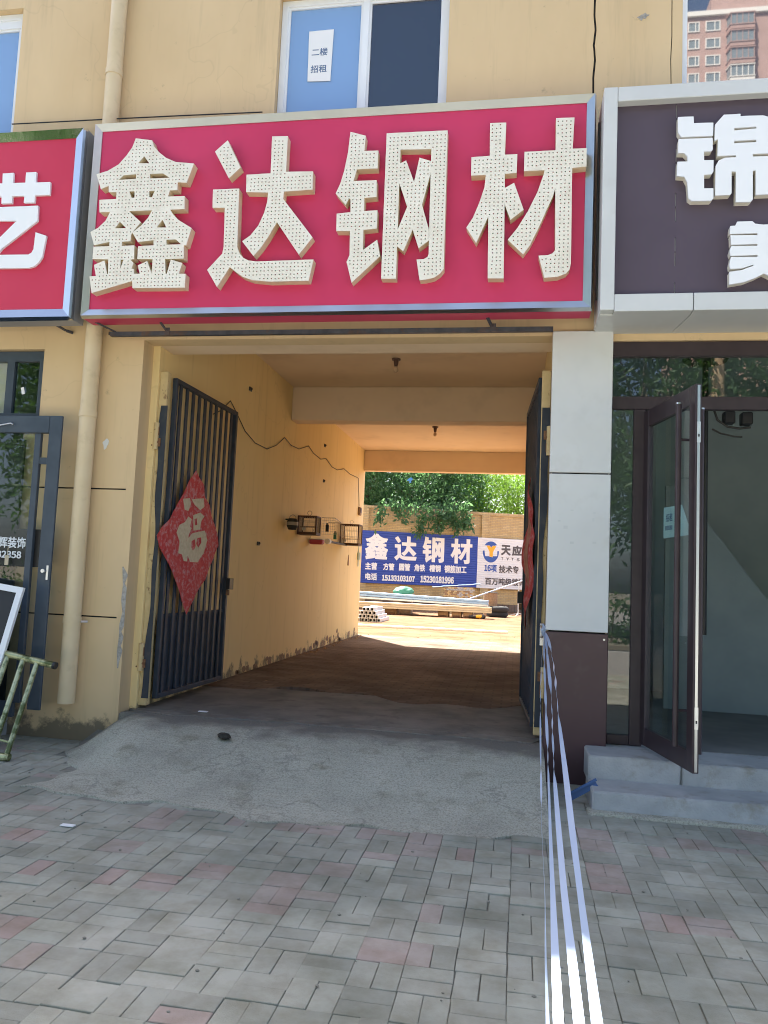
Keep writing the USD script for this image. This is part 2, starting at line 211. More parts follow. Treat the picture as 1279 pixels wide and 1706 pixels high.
    '6': (89, '101f1020142L1B2a1M2m1b2t1t2u242q2H2f2E2X252P1r2Y1b2V1V2P1P281Q241f2A1u2924242C1y2I1j2J1Q2C16240z1o0r1X0s1M0x171D/1O1g1S1M1a1C1n1B1t1G1x1Q1x1b1u1l1q1p1k1r1a1q'),
    '7': (89, '0_2Y0_2p122s2F2s2I2q2I2c212E1u1v1o1S1m0w1j0t1O0u1N191V1s1d2B1p2W112W'),
    '8': (89, '0-1N101c141k1G1w1824142F152W1A2g1K2p1Z2u1r2t242l292f2E2S2C27221u2D1j2I1W2I1H2C14250z1v0t1m0r1S0s1E0y1514/1M1O1S1D1Z1A1l1A1v1H1w1V1m1f1W1l1M1Y/1S2I1Y281n221t2C1u2N1o2X1b2Z1S2S'),
    '9': (89, '0-250-2J122Y1H2p1V2u1h2u1x2o252f2F2J2H1k2A1H1x0z1j0s1R0r1A0x111311191B1K1F1K1U1B1i1E1r1Q1u1f1e1Z1L1b151n/1N2O1P1-1U1v1g1u1o1y1v241t2J1o2T1d2Z1U2X'),
    'T': (96, '0y2Y0y2p0_2s2P2s2S2p2S2Z2Q2W1u2V1t0u1Y0t1V0y1V2W0-2W'),
    'Y': (85, '0t2k0t2p0w2s1E2s1d231z2q202s2J2s2M2p2I2c1p1g1p0x1m0t1T0t1Q0w1Q1f'),
    'S': (95, '0_190_1E1A1Q1F1Q1P1H1e1C1t1D201M201V1x1b1L1s1823142F142P1A2e1L2o1d2u1-2s2J2g2L2Y2A2M1p2X1b2W1T2N1V2E1a2A241z2L1k2P1a2P1J2H13270x1w0s1b0r1D0z'),
}

_A = '0123456789ABCDEFGHIJKLMNOPQRSTUVWXYZabcdefghijklmnopqrstuvwxyz-_'
def glyph(ch):
    adv, s = GLYPHS[ch]; out = []
    for p in s.split(';'):
        rings = []
        for r in p.split('/'):
            n = [_A.index(r[i]) * 64 + _A.index(r[i + 1]) - 60 for i in range(0, len(r), 2)]
            rings.append(list(zip(n[0::2], n[1::2])))
        out.append(Polygon(rings[0], rings[1:]).buffer(0))
    return adv, unary_union(out)
def line_poly(text, x0, z0, h, sx=1.0, gap=0.0, weight=0.0):
    """A line of lettering with its lower left corner at (x0, z0) and characters h high."""
    k = h / 150.0; x = x0; out = []
    for ch in text:
        if ch == ' ':
            x += h * .55 * sx; continue
        adv, g = glyph(ch)
        if weight: g = g.buffer(weight)
        out.append(affinity.affine_transform(g, [k * sx, 0, 0, k, x, z0 + 18 * k])); x += adv * k * sx + gap
    return unary_union(out)
# ---------------------------------------------------------------- materials
M = {}
def mk(name, nodes, links, surface):
    M[name] = usdkit.material(stage, '/World/Looks/' + name, nodes, links, surface=surface)
def flat(name, col, rough=.6, metal=0.0, spec=.5, **kw):
    mk(name, {'p': ('principled_bsdf', {'base_color': col, 'roughness': rough, 'metallic': metal, 'specular_ior_level': spec, **kw})}, [], 'p.BSDF')
def mottled(name, a, b, scale=3.0, rough=.75, bump=.15, bscale=60.0, lo=.35, hi=.65, c=None, cscale=.8, cfac=.5, detail=6.0, stretch=(1, 1, 1), metal=0.0, spec=.35, dist=.01, obj=False, c_lo=.55, c_hi=.7):
    n = {'g': ('texture_coordinate', {}) if obj else ('geometry', {}),
         'mp': ('mapping', {'scale': stretch}),
         'n': ('noise_texture', {'scale': scale, 'detail': detail, 'roughness': .6}),
         'r': ('rgb_ramp', {'ramp': [(lo, a), (hi, b)]}),
         'n2': ('noise_texture', {'scale': bscale, 'detail': 4.0}),
         'bm': ('bump', {'strength': bump, 'distance': dist}),
         'p': ('principled_bsdf', {'roughness': rough, 'metallic': metal, 'specular_ior_level': spec})}
    src = 'g.object' if obj else 'g.position'
    L = [(src, 'mp.vector'), ('mp.vector', 'n.vector'), (src, 'n2.vector'), ('n.fac', 'r.fac'), ('n2.fac', 'bm.height'), ('bm.normal', 'p.normal')]
    if c is None:
        L.append(('r.color', 'p.base_color'))
    else:
        n.update({'n3': ('noise_texture', {'scale': cscale, 'detail': 5.0, 'roughness': .65}), 'r3': ('rgb_ramp', {'ramp': [(c_lo, (0, 0, 0)), (c_hi, (cfac, cfac, cfac))]}),
                  'bw': ('rgb_to_bw', {}), 'mx': ('mix_color', {'b': c})})
        L += [(src, 'n3.vector'), ('n3.fac', 'r3.fac'), ('r3.color', 'bw.color'), ('bw.val', 'mx.fac'), ('r.color', 'mx.a'), ('mx.result', 'p.base_color')]
    mk(name, n, L, 'p.BSDF')
def glass(name, ior=1.5, tint=(.85, .9, .9), rough=0.0):
    mk(name, {'f': ('fresnel', {'IOR': ior}), 't': ('transparent_bsdf', {'color': tint}), 'g': ('glossy_bsdf', {'color': (1, 1, 1), 'roughness': rough}), 'm': ('mix_closure', {}), 'ge': ('geometry', {}), 'iv': ('math', {'math_type': 'subtract', 'value1': 1.0}), 'mu': ('math', {'math_type': 'multiply'})},
       [('ge.backfacing', 'iv.value2'), ('iv.value', 'mu.value1'), ('f.fac', 'mu.value2'), ('mu.value', 'm.fac'), ('t.BSDF', 'm.closure1'), ('g.BSDF', 'm.closure2')], 'm.closure')
def leafmat(name, a, b, tr, tf=.35):
    mk(name, {'rn': ('geometry', {}), 'r': ('rgb_ramp', {'ramp': [(0, a), (1, b)]}), 'p': ('principled_bsdf', {'roughness': .5, 'specular_ior_level': .4}), 't': ('translucent_bsdf', {'color': tr}), 'm': ('mix_closure', {'fac': tf})},
       [('rn.random_per_island', 'r.fac'), ('r.color', 'p.base_color'), ('p.BSDF', 'm.closure1'), ('t.BSDF', 'm.closure2')], 'm.closure')

# the yellow paint of the building: patches of tone, faint runs of dirt, grime of its own shape along the foot
def paint(name, a, b, dirt=(.20, .17, .12), foot=True, z0=0.0, fo=-.36):
    n = {'g': ('geometry', {}), 'mp': ('mapping', {'scale': (1.0, 1.0, .35)}),
         'n': ('noise_texture', {'scale': 1.6, 'detail': 6.0, 'roughness': .6}), 'r': ('rgb_ramp', {'ramp': [(.3, a), (.7, b)]}),
         'mp2': ('mapping', {'scale': (7.0, 7.0, .5)}), 'n2': ('noise_texture', {'scale': 1.0, 'detail': 5.0, 'roughness': .7}), 'r2': ('rgb_ramp', {'ramp': [(.55, (0, 0, 0)), (.8, (.28, .28, .28))]}), 'bw2': ('rgb_to_bw', {}),
         'm1': ('mix_color', {'b': dirt}), 'ck': ('noise_texture', {'scale': .40, 'detail': 5.0, 'roughness': .5}), 'c1': ('math', {'math_type': 'subtract', 'value2': .5}), 'c2': ('math', {'math_type': 'absolute'}), 'c3': ('map_range', {'from_min': .0006, 'from_max': .0022, 'to_min': .09, 'to_max': 0.0, 'clamp': True}), 'm0': ('mix_color', {'b': dirt}),
         'sf': ('noise_texture', {'scale': 5.5, 'detail': 8.0, 'roughness': .75}), 'sr': ('map_range', {'from_min': .63, 'from_max': .72, 'to_min': 0.0, 'to_max': .42, 'clamp': True}), 'mS': ('mix_color', {'b': dirt}),
         'n4': ('noise_texture', {'scale': 140.0, 'detail': 3.0}), 'n5': ('noise_texture', {'scale': 5.0, 'detail': 3.0}), 'ad': ('math', {'math_type': 'multiply_add', 'value2': .35}),
         'bm': ('bump', {'strength': .25, 'distance': .006}), 'p': ('principled_bsdf', {'roughness': .8, 'specular_ior_level': .25}),
         's': ('separate_xyz', {}), 'n3': ('noise_texture', {'scale': 3.2, 'detail': 7.0, 'roughness': .7}), 'k': ('math', {'math_type': 'multiply_add', 'value2': 1.1, 'value3': fo - z0}), 'k2': ('math', {'math_type': 'subtract'}),
         'st': ('map_range', {'from_min': -.02, 'from_max': .10, 'to_min': 0.0, 'to_max': .85, 'clamp': True}), 'm2': ('mix_color', {'b': (.13, .115, .085)})}
    L = [('g.position', 'mp.vector'), ('mp.vector', 'n.vector'), ('n.fac', 'r.fac'), ('g.position', 'mp2.vector'), ('mp2.vector', 'n2.vector'), ('n2.fac', 'r2.fac'), ('r2.color', 'bw2.color'), ('bw2.val', 'm1.fac'), ('g.position', 'ck.vector'), ('ck.fac', 'c1.value1'), ('c1.value', 'c2.value1'), ('c2.value', 'c3.value'), ('c3.result', 'm0.fac'), ('r.color', 'm0.a'), ('g.position', 'sf.vector'), ('sf.fac', 'sr.value'), ('sr.result', 'mS.fac'), ('m0.result', 'mS.a'), ('mS.result', 'm1.a'),
         ('g.position', 'n4.vector'), ('g.position', 'n5.vector'), ('n4.fac', 'ad.value1'), ('n5.fac', 'ad.value3'), ('ad.value', 'bm.height'), ('bm.normal', 'p.normal')]
    if foot:
        L += [('g.position', 's.vector'), ('g.position', 'n3.vector'), ('n3.fac', 'k.value1'), ('k.value', 'k2.value1'), ('s.z', 'k2.value2'), ('k2.value', 'st.value'), ('st.result', 'm2.fac'), ('m1.result', 'm2.a'), ('m2.result', 'p.base_color')]
    else:
        for q in ('s', 'n3', 'k', 'k2', 'st', 'm2'): n.pop(q)
        L.append(('m1.result', 'p.base_color'))
    mk(name, n, L, 'p.BSDF')
paint('yellow_paint', (.60, .445, .255), (.66, .50, .295))
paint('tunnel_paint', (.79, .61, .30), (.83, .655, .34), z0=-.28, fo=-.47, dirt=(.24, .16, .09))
paint('trim_paint', (.63, .45, .24), (.68, .50, .28), foot=False)
mottled('soffit_paint', (.74, .57, .39), (.79, .62, .43), scale=1.2, rough=.85, c=(.60, .46, .31), cscale=1.5, cfac=.4)
mottled('yellow_post', (.56, .43, .22), (.64, .50, .27), scale=9, rough=.6, c=(.16, .07, .035), cscale=14, cfac=.7, c_lo=.6, c_hi=.68)
mottled('bare_plaster', (.27, .255, .23), (.43, .41, .37), scale=30, rough=.95, bump=.5, bscale=120)
mottled('pipe_plastic', (.62, .50, .31), (.68, .56, .37), scale=2, rough=.5, bump=.05, c=(.40, .31, .19), cscale=6, cfac=.3)
mottled('gate_paint', (.020, .028, .042), (.035, .046, .065), scale=8, rough=.48, bump=.12, bscale=90, c=(.085, .045, .025), cscale=16, cfac=.55, c_lo=.62, c_hi=.72)
mottled('gate_sheet', (.025, .033, .047), (.042, .052, .068), scale=5, rough=.5, bump=.1, c=(.10, .085, .06), cscale=5, cfac=.5)
flat('case_grey', (.30, .30, .31), .6, .2)
flat('dark_gap', (.02, .018, .016), .95)
mottled('steel_dark', (.05, .055, .07), (.09, .095, .11), scale=12, rough=.5, metal=.4, bump=.1, c=(.16, .08, .04), cscale=9, cfac=.6)
mottled('rusty', (.16, .075, .04), (.27, .15, .08), scale=35, rough=.9, bump=.5, bscale=90)
mottled('stainless', (.56, .57, .58), (.62, .63, .64), scale=2, rough=.16, metal=1.0, bump=.02, bscale=10, stretch=(1, 1, 1))
mottled('leaf_reflection_steel', (.10, .12, .045), (.46, .47, .27), scale=11, rough=.22, metal=.55, bump=.03, lo=.42, hi=.56)  # green and yellow mottling paints tree reflections onto stainless steel
mottled('mirror_steel', (.60, .61, .62), (.66, .67, .68), scale=2, rough=.07, metal=1.0, bump=.06, bscale=9, dist=.02)
mottled('sign_frame_steel', (.52, .54, .54), (.60, .62, .62), scale=1.5, rough=.34, metal=1.0, bump=.015, bscale=7)
mottled('sign_red', (.52, .034, .105), (.58, .044, .125), scale=.8, rough=.42, bump=.02, bscale=3, c=(.45, .045, .11), cscale=1.2, cfac=.3)
mottled('sign_red_pale', (.52, .03, .075), (.57, .042, .092), scale=.8, rough=.45, bump=.02, bscale=3)
mottled('sign_purple', (.078, .060, .083), (.092, .072, .098), scale=1.1, rough=.4, bump=.02, bscale=4)
mottled('letter_cream', (.74, .70, .60), (.80, .77, .68), scale=5, rough=.55, bump=.05, c=(.55, .48, .36), cscale=7, cfac=.35)
mottled('letter_side', (.60, .50, .32), (.68, .58, .40), scale=5, rough=.6, bump=.05)
flat('letter_white', (.80, .82, .84), .4)
flat('led_red', (.22, .05, .045), .3); flat('led_green', (.06, .12, .075), .3)
mottled('clad_white', (.60, .615, .61), (.66, .675, .67), scale=1.2, rough=.38, bump=.03, bscale=3, c=(.55, .55, .53), cscale=4, cfac=.35)
mottled('clad_grey', (.54, .56, .56), (.60, .62, .62), scale=.9, rough=.38, bump=.03, bscale=3, c=(.46, .46, .44), cscale=3, cfac=.35)
mottled('clad_brown', (.062, .034, .038), (.078, .045, .049), scale=1.5, rough=.34, bump=.03, bscale=4, c=(.11, .09, .085), cscale=5, cfac=.3)
mottled('frame_brown', (.040, .029, .034), (.052, .038, .043), scale=6, rough=.36, bump=.03)
mottled('frame_blue', (.044, .060, .078), (.058, .076, .096), scale=6, rough=.4, bump=.03)
flat('frame_white', (.76, .79, .82), .35)
flat('aluminium', (.62, .63, .64), .3, 1.0)
flat('plate_steel', (.75, .75, .74), .3, .8)
flat('black_plastic', (.015, .015, .017), .4); flat('rubber', (.022, .022, .023), .85)
mottled('panel_grey', (.27, .315, .335), (.32, .365, .385), scale=2, rough=.8)
flat('door_black', (.012, .013, .016), .5)
glass('shop_glass', 1.8, (.80, .85, .84)); glass('door_glass', 1.5, (.82, .88, .87)); glass('upper_glass', 2.1, (.55, .62, .68)); glass('clear_glass', 1.5, (.9, .93, .92))
mk('sky_reflection_glass', {'p': ('principled_bsdf', {'base_color': (.19, .33, .56), 'roughness': .03, 'specular_ior_level': .9, 'ior': 1.7})}, [], 'p.BSDF')  # blue base colour paints the sky reflection into the panes
mk('mirror_glass', {'p': ('principled_bsdf', {'base_color': (.05, .06, .075), 'roughness': .015, 'ior': 2.6, 'specular_ior_level': .5})}, [], 'p.BSDF')
flat('screen_mesh', (.10, .11, .12), .7)
mottled('interior_wall', (.33, .38, .40), (.40, .45, .46), scale=1.5, rough=.9)
mottled('interior_floor', (.16, .16, .16), (.22, .22, .21), scale=2.5, rough=.6)
flat('curtain_cream', (.55, .52, .42), .9)
mk('concrete_ramp', {'g': ('geometry', {}), 'n': ('noise_texture', {'scale': 1.7, 'detail': 9.0, 'roughness': .62}), 'r': ('rgb_ramp', {'ramp': [(.3, (.345, .342, .288)), (.5, (.41, .408, .342)), (.7, (.465, .457, .385))]}),
    'v': ('noise_texture', {'scale': 75.0, 'detail': 5.0, 'roughness': .75}), 'rv': ('rgb_ramp', {'ramp': [(.36, (.62, .61, .58)), (.5, (1, 1, 1)), (.64, (1.18, 1.16, 1.12))]}), 'mx': ('mix_color', {'blend_type': 'multiply', 'fac': 1.0, 'use_clamp': False}),
    'st': ('noise_texture', {'scale': 4.5, 'detail': 6.0}), 'rs': ('rgb_ramp', {'ramp': [(.55, (1, 1, 1)), (.72, (.74, .73, .68))]}), 'mx2': ('mix_color', {'blend_type': 'multiply', 'fac': 1.0}),
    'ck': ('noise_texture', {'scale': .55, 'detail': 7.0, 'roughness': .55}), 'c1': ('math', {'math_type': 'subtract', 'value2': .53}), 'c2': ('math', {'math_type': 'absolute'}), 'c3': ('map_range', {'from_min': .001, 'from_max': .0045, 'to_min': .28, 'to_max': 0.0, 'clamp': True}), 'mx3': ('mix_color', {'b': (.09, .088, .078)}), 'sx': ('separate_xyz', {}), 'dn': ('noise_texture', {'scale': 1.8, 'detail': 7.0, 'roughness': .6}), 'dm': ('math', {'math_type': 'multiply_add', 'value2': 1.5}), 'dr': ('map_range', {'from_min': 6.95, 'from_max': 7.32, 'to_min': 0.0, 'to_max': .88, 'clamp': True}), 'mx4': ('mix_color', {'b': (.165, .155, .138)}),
    'mp': ('mapping', {'scale': (1.5, 26.0, 1.0)}), 'br': ('noise_texture', {'scale': 1.0, 'detail': 3.0}), 'co': ('noise_texture', {'scale': 38.0, 'detail': 4.0}), 'big': ('noise_texture', {'scale': .9, 'detail': 2.0}), 'sel': ('map_range', {'from_min': .45, 'from_max': .6, 'clamp': True}),
    'a1': ('mix_float', {}), 'a2': ('math', {'math_type': 'multiply_add', 'value2': .35}), 'bm': ('bump', {'strength': .85, 'distance': .016}), 'p': ('principled_bsdf', {'roughness': .95, 'specular_ior_level': .25})},
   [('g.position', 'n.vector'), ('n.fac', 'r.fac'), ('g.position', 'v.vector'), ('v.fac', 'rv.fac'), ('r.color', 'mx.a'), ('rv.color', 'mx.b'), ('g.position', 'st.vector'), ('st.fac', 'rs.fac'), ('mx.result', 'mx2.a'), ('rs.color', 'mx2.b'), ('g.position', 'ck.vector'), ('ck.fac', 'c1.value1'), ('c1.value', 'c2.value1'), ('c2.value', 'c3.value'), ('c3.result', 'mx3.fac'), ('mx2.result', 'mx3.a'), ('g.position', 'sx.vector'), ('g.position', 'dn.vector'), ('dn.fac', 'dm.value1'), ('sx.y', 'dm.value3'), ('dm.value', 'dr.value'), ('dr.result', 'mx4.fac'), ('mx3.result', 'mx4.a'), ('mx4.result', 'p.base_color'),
    ('g.position', 'mp.vector'), ('mp.vector', 'br.vector'), ('g.position', 'co.vector'), ('g.position', 'big.vector'), ('big.fac', 'sel.value'), ('sel.result', 'a1.fac'), ('br.fac', 'a1.a'), ('co.fac', 'a1.b'), ('v.fac', 'a2.value1'), ('a1.result', 'a2.value3'), ('a2.value', 'bm.height'), ('bm.normal', 'p.normal')], 'p.BSDF')
mottled('concrete_step', (.33, .345, .35), (.42, .43, .43), scale=4, rough=.9, bump=.45, bscale=70, c=(.22, .20, .13), cscale=5, cfac=.55)
mottled('soil_joint', (.21, .205, .175), (.29, .28, .24), scale=20, rough=1.0, bump=.5, bscale=150)
mottled('asphalt', (.045, .045, .047), (.065, .064, .064), scale=6, rough=.95, bump=.4, bscale=200)
mottled('pavement_far', (.23, .23, .22), (.30, .28, .26), scale=9, rough=.9, bump=.3, c=(.30, .19, .17), cscale=6, cfac=.5)
mottled('ground_soil', (.16, .14, .11), (.22, .2, .16), scale=.5, rough=1.0)
mottled('damp_concrete', (.135, .128, .115), (.235, .215, .185), scale=2.6, rough=.8, bump=.5, bscale=60, c=(.09, .085, .075), cscale=4, cfac=.7, detail=9)
mottled('kerb_stone', (.36, .36, .35), (.44, .43, .42), scale=8, rough=.9, bump=.3)
mottled('rag_dark', (.02, .02, .018), (.05, .048, .04), scale=40, rough=1.0, bump=.5)
mottled('wood_old', (.22, .14, .08), (.34, .23, .14), scale=7, rough=.85, bump=.3, stretch=(1, 6, 6))
mottled('dark_wood', (.075, .035, .02), (.13, .06, .035), scale=12, rough=.6, bump=.2)
mottled('galvanised', (.50, .53, .56), (.60, .62, .64), scale=5, rough=.38, metal=.4, bump=.03)
mottled('galvanised_blue', (.20, .32, .50), (.30, .42, .58), scale=4, rough=.4, metal=.25, bump=.03)
mottled('galvanised_cream', (.46, .41, .29), (.54, .49, .36), scale=4, rough=.4, metal=.3, bump=.03)
flat('bar_white', (.70, .73, .77), .4, .1)
flat('tube_dark', (.02, .02, .02), .9)
flat('tarp_green', (.05, .22, .13), .6); flat('tarp_blue', (.05, .22, .52), .55); flat('tool_yellow', (.75, .42, .03), .45)
mk('tape_plastic', {'p': ('principled_bsdf', {'base_color': (.50, .60, .80), 'roughness': .35}), 't': ('translucent_bsdf', {'color': (.5, .6, .8)}), 'm': ('mix_closure', {'fac': .25})}, [('p.BSDF', 'm.closure1'), ('t.BSDF', 'm.closure2')], 'm.closure')
flat('plank_blue', (.045, .10, .24), .5)
flat('paper', (.78, .79, .80), .8); flat('paper_cyan', (.52, .68, .70), .8); flat('ink', (.05, .05, .06), .7); flat('ink_blue', (.12, .18, .30), .7)
mottled('poster_red', (.46, .035, .04), (.56, .075, .07), scale=14, rough=.75, bump=.15, c=(.52, .28, .29), cscale=22, cfac=.8, c_lo=.5, c_hi=.63)
mottled('poster_gold', (.50, .44, .30), (.60, .53, .38), scale=25, rough=.7, c=(.50, .25, .2), cscale=40, cfac=.5)
mottled('poster_back', (.40, .16, .10), (.50, .24, .17), scale=9, rough=.8, c=(.25, .05, .05), cscale=6, cfac=.7)
mottled('banner_blue', (.025, .065, .33), (.035, .08, .38), scale=2, rough=.42, bump=.02)
mottled('banner_white', (.74, .75, .76), (.80, .81, .82), scale=2, rough=.45, bump=.02)
flat('banner_letter', (.82, .80, .78), .5); flat('banner_grey', (.09, .08, .085), .5); flat('logo_blue', (.025, .09, .36), .45); flat('logo_yellow', (.85, .42, .02), .45)
flat('cage_wire', (.35, .30, .24), .5); flat('cage_wire_white', (.66, .60, .50), .5); flat('bowl_red', (.50, .06, .08), .45); flat('wire_black', (.03, .028, .026), .6)
mottled('bulb_glass', (.55, .40, .26), (.62, .46, .30), scale=4, rough=.25); flat('socket_brown', (.10, .05, .035), .5)
flat('decal_white', (.66, .70, .72), .6)
mottled('bark', (.09, .07, .05), (.16, .13, .10), scale=10, rough=.95, bump=.8, bscale=30, dist=.03)
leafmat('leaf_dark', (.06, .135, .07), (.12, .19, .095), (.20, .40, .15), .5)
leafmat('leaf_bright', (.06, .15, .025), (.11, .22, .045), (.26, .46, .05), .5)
leafmat('leaf_street', (.035, .085, .022), (.075, .14, .04), (.14, .30, .05), .35)
mottled('tower_brick', (.40, .27, .225), (.46, .31, .265), scale=.7, rough=.9, bump=.2)
flat('tower_trim', (.72, .70, .65), .7); mk('tower_glass', {'p': ('principled_bsdf', {'base_color': (.20, .24, .25), 'roughness': .08, 'ior': 1.8})}, [], 'p.BSDF')
flat('utility_tan', (.50, .36, .22), .8); flat('car_paint', (.05, .055, .065), .25)

# paving bricks: tone by brick, stains across them, worn pores
def paver(name, ramp, tone=1.0):
    ramp = [(q, tuple(c * tone for c in col)) for q, col in ramp]
    mk(name, {'oi': ('object_info', {}), 'ge': ('geometry', {}), 'ad': ('math', {'math_type': 'add'}), 'fr': ('math', {'math_type': 'fraction'}), 'r': ('rgb_ramp', {'ramp': ramp}),
              'n': ('noise_texture', {'scale': 5.0, 'detail': 8.0, 'roughness': .65}), 'r2': ('rgb_ramp', {'ramp': [(.32, (.74, .72, .66)), (.6, (1, 1, 1))]}), 'mx': ('mix_color', {'blend_type': 'multiply', 'fac': 1.0}),
              'n3': ('noise_texture', {'scale': 1.1, 'detail': 4.0}), 'r3': ('rgb_ramp', {'ramp': [(.36, (.70, .71, .68)), (.62, (1.08, 1.05, 1.02))]}), 'mx2': ('mix_color', {'blend_type': 'multiply', 'fac': 1.0, 'use_clamp': False}),
              'n2': ('noise_texture', {'scale': 170.0, 'detail': 4.0, 'roughness': .7}), 'bm': ('bump', {'strength': .55, 'distance': .004}), 'p': ('principled_bsdf', {'roughness': .82, 'specular_ior_level': .35})},
       [('oi.random', 'ad.value1'), ('ge.random_per_island', 'ad.value2'), ('ad.value', 'fr.value1'), ('fr.value', 'r.fac'), ('ge.position', 'n.vector'), ('n.fac', 'r2.fac'), ('r.color', 'mx.a'), ('r2.color', 'mx.b'),
        ('ge.position', 'n3.vector'), ('n3.fac', 'r3.fac'), ('mx.result', 'mx2.a'), ('r3.color', 'mx2.b'), ('mx2.result', 'p.base_color'), ('ge.position', 'n2.vector'), ('n2.fac', 'bm.height'), ('bm.normal', 'p.normal')], 'p.BSDF')
for k_, t_ in enumerate((.86, .96, 1.05)): paver(f'paver_grey_{k_}', [(0, (.365, .382, .338)), (.5, (.39, .404, .357)), (1, (.41, .422, .374))], t_)
paver('paver_pink', [(0, (.385, .35, .322)), (.5, (.40, .345, .318)), (1, (.405, .325, .30))])

# brick surfaces too far away to tell the bricks apart
def bricks(name, c1, c2, mortar, bw, rh, ms, vec, rough=.9, obj=False, dirt=None, offset=.5, spec=.3):
    n = {'g': ('texture_coordinate', {}) if obj else ('geometry', {}), 's': ('separate_xyz', {}), 'c': ('combine_xyz', {}),
         'b': ('brick_texture', {'color1': c1, 'color2': c2, 'mortar': mortar, 'scale': 1.0, 'brick_width': bw, 'row_height': rh, 'mortar_size': ms, 'offset': offset}),
         'n': ('noise_texture', {'scale': 1.3, 'detail': 7.0, 'roughness': .65}), 'r': ('rgb_ramp', {'ramp': [(.35, dirt or (.6, .58, .55)), (.65, (1, 1, 1))]}), 'mx': ('mix_color', {'blend_type': 'multiply', 'fac': 1.0}),
         'inv': ('math', {'math_type': 'subtract', 'value1': 1.0}), 'bm': ('bump', {'strength': .6, 'distance': .012}), 'p': ('principled_bsdf', {'roughness': rough, 'specular_ior_level': spec})}
    src = 'g.object' if obj else 'g.position'
    mk(name, n, [(src, 's.vector'), ('s.x', 'c.x'), (f's.{vec}', 'c.y'), ('c.vector', 'b.vector'), (src, 'n.vector'), ('n.fac', 'r.fac'), ('b.color', 'mx.a'), ('r.color', 'mx.b'), ('mx.result', 'p.base_color'),
                 ('b.fac', 'inv.value2'), ('inv.value', 'bm.height'), ('bm.normal', 'p.normal')], 'p.BSDF')
bricks('yellow_brick', (.60, .43, .20), (.68, .52, .27), (.44, .34, .22), .25, .075, .008, 'z', obj=True, dirt=(.75, .72, .68))
bricks('floor_brick', (.225, .165, .130), (.27, .205, .165), (.18, .148, .12), .22, .11, .010, 'y', dirt=(.52, .49, .46), spec=.06)
bricks('yard_brick', (.225, .132, .082), (.275, .172, .108), (.21, .145, .095), .22, .11, .008, 'y', dirt=(.62, .56, .52), spec=.02)
rng = np.random.default_rng(7); random.seed(7)
FY = 6.65            # the facade's plane
FLOOR = 0.28         # the passage floor and the yard
ROOF = 7.45
CEIL = 4.46
# ---------------------------------------------------------------- ground, street, yard
single('ground', sheet([(-250, -250), (250, -250), (250, 250), (-250, 250)], -.32), 'ground_soil', kind='structure')
single('road', bx(-120, 120, -16, -7.0, -.34, -.13), 'asphalt', kind='structure')
single('planting_strip', bx(-60, 60, -12.6, -9.05, -.34, -.01), 'ground_soil', kind='structure')
single('kerb', cat_([bx(-60 + i * 1.0, -60 + i * 1.0 + .99, -7.0, -6.86, -.3, .0, .015) for i in range(120)]), 'kerb_stone', kind='structure')
single('far_pavement', bx(-120, 120, -40, -16, -.34, -.01), 'pavement_far', kind='structure')
pav = Thing('pavement', kind='structure')
PX0, PX1, PY0 = -8.4, 6.3, -1.5
pav.part('sand_bed', bx(PX0, PX1, PY0, 7.2, -.3, -.0105), 'soil_joint')
pav.part('outer_paving', cat_([bx(-60, PX0, -6.86, 7.2, -.3, -.003), bx(PX1, 60, -6.86, 7.2, -.3, -.003), bx(PX0, PX1, -6.86, PY0, -.3, -.003)]), 'pavement_far')

